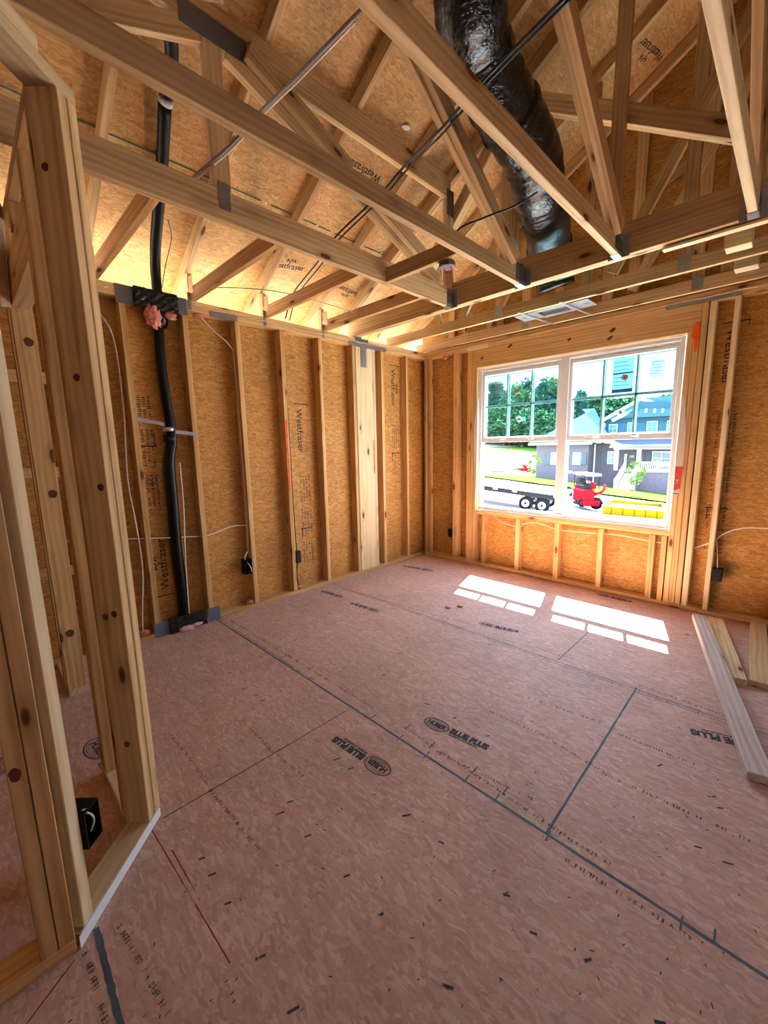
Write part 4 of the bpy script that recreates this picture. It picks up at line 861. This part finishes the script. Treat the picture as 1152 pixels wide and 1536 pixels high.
# ground beside and behind the house
tag(boxes('ground', [((-60, -40, -1.6), (60, .6, -1.5))], flat('pale_gravel', (.15, .135, .11), .9)), kind='structure')
def patch(name, px_pts, mat, lift=.14):
    q = [on_ground(*p, 0) for p in px_pts]; P2 = []
    for a, b in zip(q, q[1:]+q[:1]):
        for k in range(8): P2.append(a.lerp(b, k/8))
    return patch_xy(name, [(p.x, p.y) for p in P2], mat, lift)
def patch_xy(name, pts, mat, lift=.03):
    bm = bmesh.new(); f = bm.faces.new([bm.verts.new((x, y, 0)) for x, y in pts]); bmesh.ops.triangulate(bm, faces=[f])
    bmesh.ops.subdivide_edges(bm, edges=bm.edges[:], cuts=3, use_grid_fill=True)
    for v in bm.verts: v.co.z = hgt(v.co.x, v.co.y)+lift
    return tag(fin(bm, name, mat), kind='structure')
patch('lawn', [(700, 711.5), (736, 713.6), (769, 712.6), (800, 716), (840, 722), (870, 725.5), (901, 731), (940, 734), (1000, 740), (1020, 743), (1020, 759), (1000, 755.6), (950, 749), (910, 744), (870, 737), (837, 731), (800, 726.5), (760, 720.5), (736, 717.5), (700, 713.5)], M['grass'])
patch('lawn', [(720, 674.5), (812, 673), (812, 681.5), (780, 680), (720, 677)], M['grass2'])
patch('lawn', [(690, 671), (830, 669), (830, 673), (690, 676)], M['grass2'], .02)
patch('planting_bed', [(800, 713), (890, 723.5), (935, 731), (945, 734), (1010, 741), (1010, 735), (935, 725), (880, 718), (812, 711)], flat('mulch', (.10, .07, .06), .95, spec=0.), .05)
patch('dirt_strip', [(730, 704), (812, 699), (812, 702), (730, 708)], M['dirt'])
# ---- house across the street
YH = 46.
def hx(px, py=690, y=YH): return on_y(px, py, y).x
def hz(px, py, y=YH): return on_y(px, py, y).z
bk_ = MT('blue_grey_brick', .9, .0); br = bk_.n('TexBrick'); br.inputs['Scale'].default_value = 4.2; br.inputs['Color1'].default_value = (.085, .07, .095, 1); br.inputs['Color2'].default_value = (.05, .045, .075, 1); br.inputs['Mortar'].default_value = (.13, .12, .145, 1); br.inputs['Mortar Size'].default_value = .03
bk_.l(bk_.coord((1, 1, 1), (PI/2, 0, 0), False), br.inputs['Vector']); bk_.base(br.outputs[0]); M['brick'] = bk_.m
M['siding'] = flat('slate_blue_siding', (.07, .105, .155), .7, vary=.06, scale=2, spec=0.); M['roof'] = flat('blue_grey_shingle', (.05, .07, .10), .9, vary=.15, scale=3, spec=0.)
M['trimw'] = flat('white_trim', (.60, .63, .66), .5, vary=.02); M['shutter'] = flat('dark_shutter', (.045, .055, .085), .6); M['darkglass'] = flat('dark_window_pane', (.12, .18, .20), .1, vary=.4, scale=1.2, spec=.25); M['doorm'] = flat('dark_door', (.05, .05, .055), .5)
hs = empty('house', (-12, YH, -3.6), 'grey brick and blue sided house with porch across the street', 'house')
def hb(name, a, b, mat, par=hs, bevel=0): return box(name, a, b, M[mat] if isinstance(mat, str) else mat, par, bevel)
xl, xm, xr = hx(812), hx(892), 2.5
ze = hz(812, 667.5)                                   # eave height of the left wing
hb('brick_wall', (xl, YH-1.5, -5.5), (hx(889), YH+9, ze), 'brick')
hb('brick_wall', (hx(889), YH+.4, -5.5), (xr, YH+9, ze), 'brick')
def prism(name, pts2, y0, y1, mat, par=hs):
    bm = bmesh.new(); a = [bm.verts.new((x, y0, z)) for x, z in pts2]; b = [bm.verts.new((x, y1, z)) for x, z in pts2]
    bm.faces.new(a); bm.faces.new(b[::-1])
    for i in range(len(a)): bm.faces.new((a[i], a[(i+1) % len(a)], b[(i+1) % len(a)], b[i]))
    return fin(bm, name, M[mat], par)
def hip(name, x0, x1, y0, y1, z0, z1, ins, mat='roof'):
    bm = bmesh.new(); ym = (y0+y1)/2; v = [bm.verts.new(p) for p in ((x0, y0, z0), (x1, y0, z0), (x1, y1, z0), (x0, y1, z0), (x0+ins, ym, z1), (x1-ins, ym, z1))]
    for f in ((0, 1, 5, 4), (2, 3, 4, 5), (1, 2, 5), (3, 0, 4), (3, 2, 1, 0)): bm.faces.new([v[i] for i in f])
    return fin(bm, name, M[mat], hs)
hip('roof', xl-.6, hx(925), YH-2.1, YH+9.5, ze+.2, hz(885, 613, YH+3.7), 5.2)
hb('gutter', (xl-.7, YH-2.2, ze), (hx(896), YH-2.0, ze+.25), 'trimw')
hb('dark_eave', (xl-.6, YH-2.0, ze+.22), (hx(889), YH-1.6, ze+.55), 'shutter')
# upper storey
zu0, zu1 = ze+.3, hz(950, 632, YH+2)
xu = hx(908, 640, YH+2)
hb('upper_wall', (xu, YH+2, zu0), (xr, YH+9, zu1), 'siding')
hb('fascia', (xu-.4, YH+1.7, zu1-.05), (xr+.3, YH+1.95, zu1+.28), 'shutter')
zp = hz(970, 596, YH+1)
prism('gable', [(hx(900, 630, YH+1.2), zu1+.3), (hx(962, 596, YH+1.2), zp), (xr, zu1+2.2), (xr, zu1+.3)], YH+1.2, YH+9, 'siding')
def rake(a, b, y=YH+1.1, w_=.32):
    pa, pb = on_y(*a, y), on_y(*b, y); return beam('rake_board', pa, pb, VY, .12, w_, M['trimw'], hs, bevel=0)
rake((905, 630), (960, 599)); rake((918, 631), (958, 612)); rake((962, 598), (985, 606)); rake((958, 611), (1006, 611)); rake((988, 607), (1006, 614))
prism('roof', [(hx(935, 624, YH+.9), zu1+.4), (hx(962, 604, YH+.9), zp-.4), (hx(985, 602, YH+.9), zp-.5), (hx(1006, 612, YH+.9), zu1+1.6), (hx(1006, 612, YH+.9), zu1+.4)], YH+.9, YH+1.15, 'roof')
prism('gable', [(hx(948, 628, YH+.8), zu1+.35), (hx(962, 613, YH+.8), hz(962, 613, YH+.8)), (hx(1008, 613, YH+.8), hz(1008, 613, YH+.8)), (hx(1008, 628, YH+.8), zu1+.35)], YH+.8, YH+.92, 'siding')
for px in (969, 982, 994): hb('bracket', (hx(px, 614, YH+.6)-.1, YH+.6, hz(px, 619, YH+.6)), (hx(px, 614, YH+.6)+.1, YH+.8, hz(px, 613, YH+.6)), 'trimw')
# porch
YPz = YH-2.2; zpf = hz(940, 707, YPz)
hb('porch_base', (hx(930, 707, YPz), YPz, -5.8), (xr, YH+.4, zpf), 'brick')
hb('porch_deck', (hx(929, 707, YPz), YPz-.1, zpf), (xr+.1, YH+.4, zpf+.12), 'trimw')
zpr = hz(960, 672, YPz)
hb('porch_beam', (hx(921, 672, YPz), YPz-.1, zpr-.12), (xr, YPz+.2, zpr+.16), 'trimw')
bm = bmesh.new(); v = [bm.verts.new(p) for p in ((hx(914, 672, YPz-.4), YPz-.4, zpr+.15), (xr+.3, YPz-.4, zpr+.15), (xr+.3, YH+2, hz(960, 660, YH+2)+.2), (hx(930, 662, YH+2), YH+2, hz(960, 660, YH+2)+.2), (hx(914, 672, YPz-.4), YPz-.4, zpr+.02), (xr+.3, YPz-.4, zpr+.02), (xr+.3, YH+2, zpr), (hx(930, 662, YH+2), YH+2, zpr))]
for f in ((0, 1, 2, 3), (0, 4, 5, 1), (4, 7, 6, 5), (0, 3, 7, 4), (1, 5, 6, 2)): bm.faces.new([v[i] for i in f])
fin(bm, 'porch_roof', M['roof'], hs)
prism('porch_gable', [(hx(914, 672, YPz-.45), zpr+.1), (hx(919, 665, YPz-.45), zpr+.75), (hx(944, 672, YPz-.45), zpr+.1)], YPz-.5, YPz-.42, 'trimw')
for px in (924, 957.5): hb('column', (hx(px, 690, YPz)-.16, YPz-.05, zpf+.1), (hx(px, 690, YPz)+.16, YPz+.25, zpr), 'trimw')
zr0, zr1 = zpf+.2, zpf+1.0
ra = boxes('railing', [((hx(959, 700, YPz), YPz, zr1-.08), (xr, YPz+.08, zr1)), ((hx(959, 700, YPz), YPz, zr0), (xr, YPz+.08, zr0+.07))]+[((x-.1, YPz-.02, zpf), (x+.1, YPz+.1, zr1+.12)) for x in (hx(986, 700, YPz),)]+[((hx(959, 700, YPz)+i*.16, YPz+.02, zr0), (hx(959, 700, YPz)+i*.16+.06, YPz+.06, zr1)) for i in range(60)], M['trimw'], hs)
# steps down to the left-front
xs0, xs1 = hx(938, 708, YPz), hx(955, 708, YPz); ns = 9; zg = hgt(xs0, YPz-3)
stp = boxes('front_steps', [((xs0, YPz-3.0*(i+1)/ns, zg-.4), (xs1, YPz-3.0*i/ns, zpf-(zpf-zg)*(i+1)/(ns+1))) for i in range(ns)], flat('grey_steps', (.30, .29, .33), .9, spec=0.), hs)
for x in (xs0-.06, xs1+.06):
    beam('stair_rail', (x, YPz, zpf+.95), (x, YPz-3.0, zg+1.0), VX, .12, .10, M['trimw'], hs, bevel=0)
    beam('stair_panel', (x, YPz, zpf+.45), (x, YPz-3.0, zg+.5), VX, .04, .75, M['trimw'], hs, bevel=0)
    hb('stair_post', (x-.1, YPz-3.1, zg), (x+.1, YPz-2.9, zg+1.15), 'trimw')
YW = YH+.35
d_ = hb('front_door', (hx(941.5, 690, YW), YW-.05, zpf+.1), (hx(953, 690, YW), YW+.1, hz(945, 681, YW)), 'doorm'); boxes('door_window', [((hx(944, 690, YW), YW-.08, hz(945, 686.5, YW)), (hx(951, 690, YW), YW-.05, hz(945, 683, YW)))], M['darkglass'], d_)
hb('sidelight', (hx(936.5, 690, YW), YW-.04, zpf+.1), (hx(940, 690, YW), YW+.1, hz(945, 681, YW)), 'trimw'); boxes('sidelight_pane', [((hx(937.2, 690, YW), YW-.06, zpf+.4), (hx(939.3, 690, YW), YW-.04, hz(945, 682, YW)))], M['darkglass'], hs)
def hwin(px0, py0, px1, py1, y, shut=(), cols=2, rows=2):
    a, b = on_y(px0, py0, y), on_y(px1, py1, y); x0, x1, z1, z0 = a.x, b.x, a.z, b.z
    o = boxes('window', [((x0, y-.12, z0), (x1, y-.02, z1))], M['trimw'], hs); t = .09
    boxes('pane', [((x0+t+(x1-x0-2*t+.05)*c/cols, y-.15, z0+t+(z1-z0-2*t+.05)*r_/rows), (x0+t+(x1-x0-2*t+.05)*(c+1)/cols-.05, y-.12, z0+t+(z1-z0-2*t+.05)*(r_+1)/rows-.05)) for c in range(cols) for r_ in range(rows)], M['darkglass'], o)
    for s_ in shut:
        xx = (x0-.6, x0-.05) if s_ < 0 else (x1+.05, x1+.6); hb('shutter', (xx[0], y-.12, z0), (xx[1], y-.03, z1), 'shutter')
hwin(827, 679, 839, 697, YH-1.5, (-1, 1)); hwin(860, 679, 871, 697, YH-1.5, (1,)); hwin(912, 677, 922, 696, YH+.4, (-1,)); hwin(979, 677, 1006, 698, YH+.4, (-1,), 2, 2)
hwin(914, 636.5, 926, 649, YH+2); hwin(942, 634, 953, 650, YH+2); hwin(971, 632, 986, 648, YH+2); hwin(1001, 631, 1012, 647, YH+2)
hb('downpipe', (hx(889.5), YH+.2, -4.5), (hx(889.5)+.12, YH+.35, ze), 'trimw'); 
for px in (862.5,): hb('chimney_vent', (hx(884, 640, YH+1)-.08, YH+1, hz(884, 651, YH+1)), (hx(884, 640, YH+1)+.08, YH+1.2, hz(884, 641, YH+1)), 'shutter')
# ---- plants
M['leaf_pine'] = flat('pine_foliage', (.03, .065, .05), .9, vary=.5, scale=.5, spec=0.); M['leaf_dec'] = flat('leafy_foliage', (.045, .085, .04), .9, vary=.5, scale=.7, spec=0.); M['leaf_young'] = flat('young_leaves', (.06, .11, .02), .9, vary=.4, scale=3, spec=0.); M['bark'] = flat('bark', (.16, .11, .08), .95)
def foliage_mesh(n, R, hh, leaf, seed, shape='round'):
    rnd = random.Random(seed); bm = bmesh.new(); clumps = []
    for i in range(max(6, n//60)):
        u = rnd.random(); 
        if shape == 'pine': z = hh*u; rad = R*(1-u)**.6*rnd.uniform(.4, 1)
        else: z = hh*(.08+.84*u); rad = R*math.sin(PI*min(.95, .15+.8*u))*rnd.uniform(.3, .95)
        a = rnd.uniform(0, 2*PI); clumps.append((Vector((math.cos(a)*rad, math.sin(a)*rad, z)), rnd.uniform(.25, .5)*R*.8))
    for i in range(n):
        c, r = rnd.choice(clumps); d = Vector((rnd.gauss(0, 1), rnd.gauss(0, 1), rnd.gauss(0, .7))); d = d.normalized()*r*rnd.random()**.4; p = c+d
        q = [p+Vector((rnd.uniform(-1, 1), rnd.uniform(-1, 1), rnd.uniform(-1, 1)))*leaf for _ in range(3)]; bm.faces.new([bm.verts.new(v) for v in q])
    me = bpy.data.meshes.new('foliage'); bm.to_mesh(me); bm.free(); return me
fm = {('pine', k): foliage_mesh(3200, 3.0, 11, .42, k, 'pine') for k in range(3)}
fm.update({('dec', k): foliage_mesh(3200, 4.2, 9, .42, 10+k) for k in range(3)})
for (k, i), me in fm.items(): me.materials.append(M['leaf_pine'] if k == 'pine' else M['leaf_dec'])
def tree(x, y, z, H_, kind, v, label, group, trunk=.35, wide=1.):
    r = empty('pine_tree' if kind == 'pine' else 'leafy_tree', (x, y, z), label, 'tree', group)
    base = .35 if kind == 'pine' else .18
    f = bpy.data.objects.new('foliage', fm[(kind, v)]); C.objects.link(f); f.parent = r; f.location = (0, 0, H_*base)
    s = H_*(1-base)/(11 if kind == 'pine' else 9); f.scale = (s*wide, s*wide, s); f.rotation_euler = (0, 0, random.uniform(0, 6))
    bm = bmesh.new(); tube_bm(bm, [(x, y, z-.5), (x+.2, y, z+H_*.5), (x, y, z+H_*.85)], [trunk, trunk*.7, trunk*.2], 7); fin(bm, 'trunk', M['bark'], r)
row = [(735, 568), (741, 580), (747, 570), (754, 590), (761, 578), (770, 569), (779, 585), (787, 563), (795, 590), (803, 575), (811, 564), (818, 561), (826, 565), (834, 574), (842, 568), (868, 580), (874, 590)]
for i, (px, pt) in enumerate(row):
    y = 92+(i*37 % 5)*4; b = on_y(px, 672, y); top = on_y(px, pt-2, y).z; z0 = hgt(b.x, y)
    kd = 'dec' if i % 3 == 2 else 'pine'
    tree(b.x, y, z0, (top-z0)*.93, kd, i % 3, ('tall dark pine' if kd == 'pine' else 'rounder leafy tree')+' in the wood beyond the field, number %s from the left' % ('one two three four five six seven eight nine ten eleven twelve thirteen fourteen fifteen sixteen seventeen'.split()[i]), 'trees of the wood beyond the field', wide=1.0 if kd == 'pine' else .9)
for i in range(16):     # lower second row that closes the wood
    px = 726+i*9.5; y = 86+(i % 3)*2; b = on_y(px, 672, y); z0 = hgt(b.x, y); top = on_y(px, 632-(i*7 % 5)*5, y).z
    tree(b.x, y, z0-1, top-z0+1, 'dec', (i*2) % 3, '%s lower leafy tree from the left at the near edge of the wood' % ORD[i], 'lower trees at the edge of the wood', wide=1.5)
for i, px in enumerate(range(862, 1030, 14)):
    y = 100; b = on_y(px, 664, y); z0 = hgt(b.x, y); top = on_y(px, 597 if px < 1000 else 590, y).z
    tree(b.x, y, z0, top-z0, 'dec', i % 3, '%s leafy tree from the left behind the roof of the house' % ORD[i], 'trees behind the house', wide=1.5)
fy = {k: foliage_mesh(900, .9, 2.4, .11, 30+k) for k in range(3)}
for me in fy.values(): me.materials.append(M['leaf_young'])
def small_tree(px, py, H_, v, lb, wide=1.):
    P = on_ground(px, py); r = empty('young_tree', P, lb, 'tree'); f = bpy.data.objects.new('foliage', fy[v]); C.objects.link(f); f.parent = r; s = H_*.72/2.4; f.scale = (s*wide, s*wide, s); f.location = (0, 0, H_*.30)
    bm = bmesh.new(); tube_bm(bm, [P, P+Vector((0, 0, H_*.55))], [.045, .03], 6); fin(bm, 'trunk', M['bark'], r)
    bm = bmesh.new(); bmesh.ops.create_circle(bm, cap_ends=True, segments=16, radius=.75)
    for q in bm.verts: q.co = Vector((P.x+q.co.x, P.y+q.co.y, hgt(P.x+q.co.x, P.y+q.co.y)+.07))
    fin(bm, 'mulch_ring', bpy.data.materials['mulch'], r)
small_tree(951, 746.5, 2.9, 0, 'young tree on the lawn in front of the porch steps'); small_tree(799.5, 725.5, 2.7, 1, 'young tree on the lawn left of the brick wing')
for i, (px, py, s) in enumerate(((967, 733, .9), (974, 734, .75), (988, 737, .9), (903, 728, .5), (845, 715, .5), (1001, 739, .7))):
    P = on_ground(px, py); r = bpy.data.objects.new('shrub', fy[i % 3]); C.objects.link(r); r.location = P; r.scale = (s, s, s*.5)
    tag(r, 'low shrub in the bed along the brick house, number %s from the %s' % (('four', 'five', 'six', 'three', 'two', 'seven')[i], 'left'), 'shrub', 'shrubs along the house')
# ---- flatbed trailer
w1, w2 = on_ground(788, 765), on_ground(812.4, 769); td = Vector((w2.x-w1.x, w2.y-w1.y, w2.z-w1.z)); 
sp_ = td.length; td.normalize(); tn = Vector((-td.y, td.x, 0)).normalized()     # away from the camera
if tn.y < 0: tn = -tn
rw = sp_*.44
tlr = empty('flatbed_trailer', w1, 'long flatbed trailer with black frame and twin wheels parked in the street', 'trailer')
def tp(s, n, z): return w1+td*s+tn*n+VZ*z
M['tire'] = flat('black_tire', (.008, .008, .01), .9, spec=.05); M['rimm'] = flat('pale_wheel_rim', (.30, .26, .25), .5, vary=.1); M['frameblk'] = flat('black_trailer_frame', (.016, .017, .02), .6, spec=0.); M['deckw'] = flat('pale_trailer_deck', (.50, .48, .45), .8, vary=.15, scale=4, spec=0.)
def wheel(c, ax, r, wd, par, rim='rimm', rr=.55):
    bm = bmesh.new(); tube_bm(bm, [c-ax*wd/2, c-ax*wd*.42, c+ax*wd*.42, c+ax*wd/2], [r*.86, r, r, r*.86], 24); o = fin(bm, 'wheel', M['tire'], par)
    bm = bmesh.new(); tube_bm(bm, [c-ax*(wd/2+.02), c-ax*wd*.3], [r*rr, r*rr*.9], 18); fin(bm, 'rim', M[rim], o)
    bm = bmesh.new(); tube_bm(bm, [c-ax*(wd/2+.04), c-ax*wd*.45], [r*rr*.32, r*rr*.32], 10); fin(bm, 'hub', M['frameblk'], o)
for s in (0, sp_): wheel(tp(s, .1, rw), tn, rw, .24, tlr); wheel(tp(s, 1.9, rw), tn, rw, .24, tlr)
zf0, zf1 = rw*2.05, rw*2.75
beam('side_frame', tp(-11, 0, (zf0+zf1)/2), tp(sp_+1.0, 0, (zf0+zf1)/2), tn, .12, zf1-zf0, M['frameblk'], tlr); beam('side_frame', tp(-11, 2.1, (zf0+zf1)/2), tp(sp_+1.0, 2.1, (zf0+zf1)/2), tn, .12, zf1-zf0, M['frameblk'], tlr)
beam('deck', tp(-11, 1.05, zf1+.04), tp(sp_+1.0, 1.05, zf1+.04), VZ, .07, 2.4, M['deckw'], tlr)
for s in (-4.6, -3.1, -2.2, -1.5, -.6, 1.2): beam('marker_light', tp(s, -.075, (zf0+zf1)/2+.06), tp(s+.22, -.075, (zf0+zf1)/2+.06), tn, .03, .10, M['trimw'], tlr)
beam('rear_ladder', tp(sp_+.75, .02, zf0), tp(sp_+.75, .02, .15), tn, .08, .30, M['galv'], tlr); beam('landing_leg', tp(-7.5, .2, zf0), tp(-7.5, .2, .1), tn, .12, .14, M['frameblk'], tlr)
# ---- red utility tractor
M['redpaint'] = flat('red_machine_paint', (.22, .006, .010), .4, vary=.15, spec=0.); M['canopy'] = flat('pale_canopy', (.80, .84, .78), .5)
G0 = on_ground(884, 764); dist = (G0-CAM).dot(FZ); u_ = dist/FPX
tt = empty('utility_tractor', G0, 'small red tractor with pale roof canopy and fat tyres beside the window mullion', 'tractor')
ex = Vector((RX.x, RX.y, 0)).normalized(); ey = Vector((-ex.y, ex.x, 0))
def tq(px, py, dep=0.): return G0+ex*((px-884)*u_*.80)+VZ*((764-py)*u_*.93)+ey*dep
def tb(name, px0, px1, py0, py1, d0, d1, mat, bev=.02):
    bm = bmesh.new(); vs = box_bm(bm, (0, 0, 0), (1, 1, 1))
    for v in vs: v.co = tq(px0+(px1-px0)*v.co.x, py1+(py0-py1)*v.co.z, d0+(d1-d0)*v.co.y)
    return fin(bm, name, M[mat], tt, bev)
tb('body', 864, 884, 731, 752, -.5, .8, 'redpaint', .06); tb('hood', 876, 889, 726, 748, .1, 1.4, 'redpaint', .08); tb('fender', 889, 900, 722, 733, .2, 1.3, 'redpaint', .08); tb('bumper', 862, 890, 748, 756, -.7, -.5, 'redpaint', .04)
tb('axle_frame', 862, 890, 752, 757, -.4, .6, 'frameblk'); tb('seat', 872, 884, 715, 726, .5, 1.0, 'frameblk', .05); tb('engine_block', 868, 884, 724, 734, -.2, .6, 'frameblk', .05); tb('lamp', 877, 881, 718, 722, -.1, .1, 'trimw', .02)
tb('canopy', 875, 898, 707, 710.5, -.3, 1.5, 'canopy', .03); tb('second_canopy', 866, 875, 706, 709, 1.6, 2.4, 'canopy', .02)
for px, d in ((876.5, -.2), (896, -.2), (876.5, 1.4), (896, 1.4)): tb('canopy_post', px, px+1, 710, 731, d, d+.06, 'frameblk', 0)
def twheel(px, py, r, d, rim='redpaint'):
    c = tq(px, py, d); wheel(c, (ex*.35+ey*.94).normalized(), r*u_, .35, tt, rim, .5)
twheel(890, 753, 9, -.3); twheel(866, 752, 6, -.2); twheel(894, 741, 9, 1.3); twheel(862, 738, 7, 1.3)
tube('steering_wheel', [tq(870, 716, .2)+ex*(.22*math.cos(a))+VZ*(.22*math.sin(a)) for a in [k*PI/6 for k in range(13)]], .02, M['black'], tt, 6, 2); tube('loader_arm', [tq(886, 740, -.3), tq(892, 732, -.8), tq(899, 724, -.6)], .07, M['redpaint'], tt, 8, 4)
# ---- yellow container
M['yellow'] = flat('yellow_container', (.15, .105, .004), .6, vary=.15, scale=2, spec=0.)
c1, c2_, = on_ground(903.5, 771), on_ground(996, 779); e1 = (c2_-c1); Lc = e1.length; e1.normalize(); e2 = on_ground(917, 759)-c1
hc = 12.0*((c1-CAM).dot(FZ))/FPX; dp2 = e2.length; e2.normalize()
yc = empty('yellow_container', c1, 'low open yellow container lying on the pale ground near the window', 'container')
def yb(name, a0, a1, b0, b1, z0, z1, mat='yellow'):
    bm = bmesh.new(); vs = box_bm(bm, (a0, b0, z0), (a1, b1, z1))
    for v in vs: v.co = c1+e1*v.co.x+e2*v.co.y+VZ*v.co.z
    return fin(bm, name, M[mat], yc)
yb('front_wall', 0, Lc, 0, .08, 0, hc); yb('back_wall', 0, Lc, dp2, dp2+.08, 0, hc); yb('end_wall', 0, .08, .08, dp2, 0, hc); yb('end_wall', Lc-.08, Lc, .08, dp2, 0, hc); yb('container_floor', .08, Lc-.08, .08, dp2, .1, .2, 'concrete'); yb('rim_rail', -.04, Lc+.04, -.04, .10, hc, hc+.06, 'canopy'); yb('rim_rail', -.04, Lc+.04, dp2, dp2+.12, hc, hc+.06, 'canopy'); yb('rim_rail', -.04, .1, .1, dp2, hc, hc+.06, 'canopy')
for i in range(5): yb('front_rib', Lc*(i+.8)/5.4, Lc*(i+.8)/5.4+.07, -.05, 0, 0, hc)
# ---- far bits: pickup, rubble, fence
P = on_ground(791, 709); tk = empty('pickup_truck', P, 'small red pickup truck parked far off beside the brick wing', 'truck'); k_ = (P-CAM).dot(FZ)/FPX
tkx = ex
def kb(name, a0, a1, z0, z1, mat, d0=0, d1=1.8):
    bm = bmesh.new(); vs = box_bm(bm, (a0, d0, z0), (a1, d1, z1))
    for v in vs: v.co = P+ex*v.co.x*k_+ey*v.co.y+VZ*v.co.z*k_
    return fin(bm, name, M[mat], tk, .04)
kb('truck_body', -5, 5, 2, 6.5, 'redpaint'); kb('cab', -2, 3, 6.5, 10, 'redpaint'); kb('cab_window', -1.4, 2.4, 7, 9.3, 'darkglass', -.03, 0)
for a in (-3.2, 3.2): wheel(P+ex*a*k_+VZ*1.8*k_+ey*.1, ey, 1.8*k_, .25, tk)
for i, (px, py, lb) in enumerate(((767, 699, 'grey rubble mound on the far dirt lot, left of the other'), (779, 700, 'pale rubble mound on the far dirt lot, right of the other'))):
    P = on_ground(px, py, .6); tag(blob('rubble_mound', P, 1.5, M['dirt'] if i else M['asphalt'], None, (1.3, 1, .65), .4, i+3, 4), lb, 'rubble', 'rubble mounds')
A_, B_ = on_ground(728, 700), on_ground(765, 698); fc = empty('wire_fence', A_, 'thin wire fence at the far left of the dirt lot', 'fence')
for i in range(5): p = A_.lerp(B_, i/4); tube('fence_post', [p, p+VZ*1.5], .07, M['galv'], fc, 6, 0)
for z in (.5, 1.0, 1.5): tube('fence_wire', [A_+VZ*z, B_+VZ*z], .035, M['galv'], fc, 5, 0)
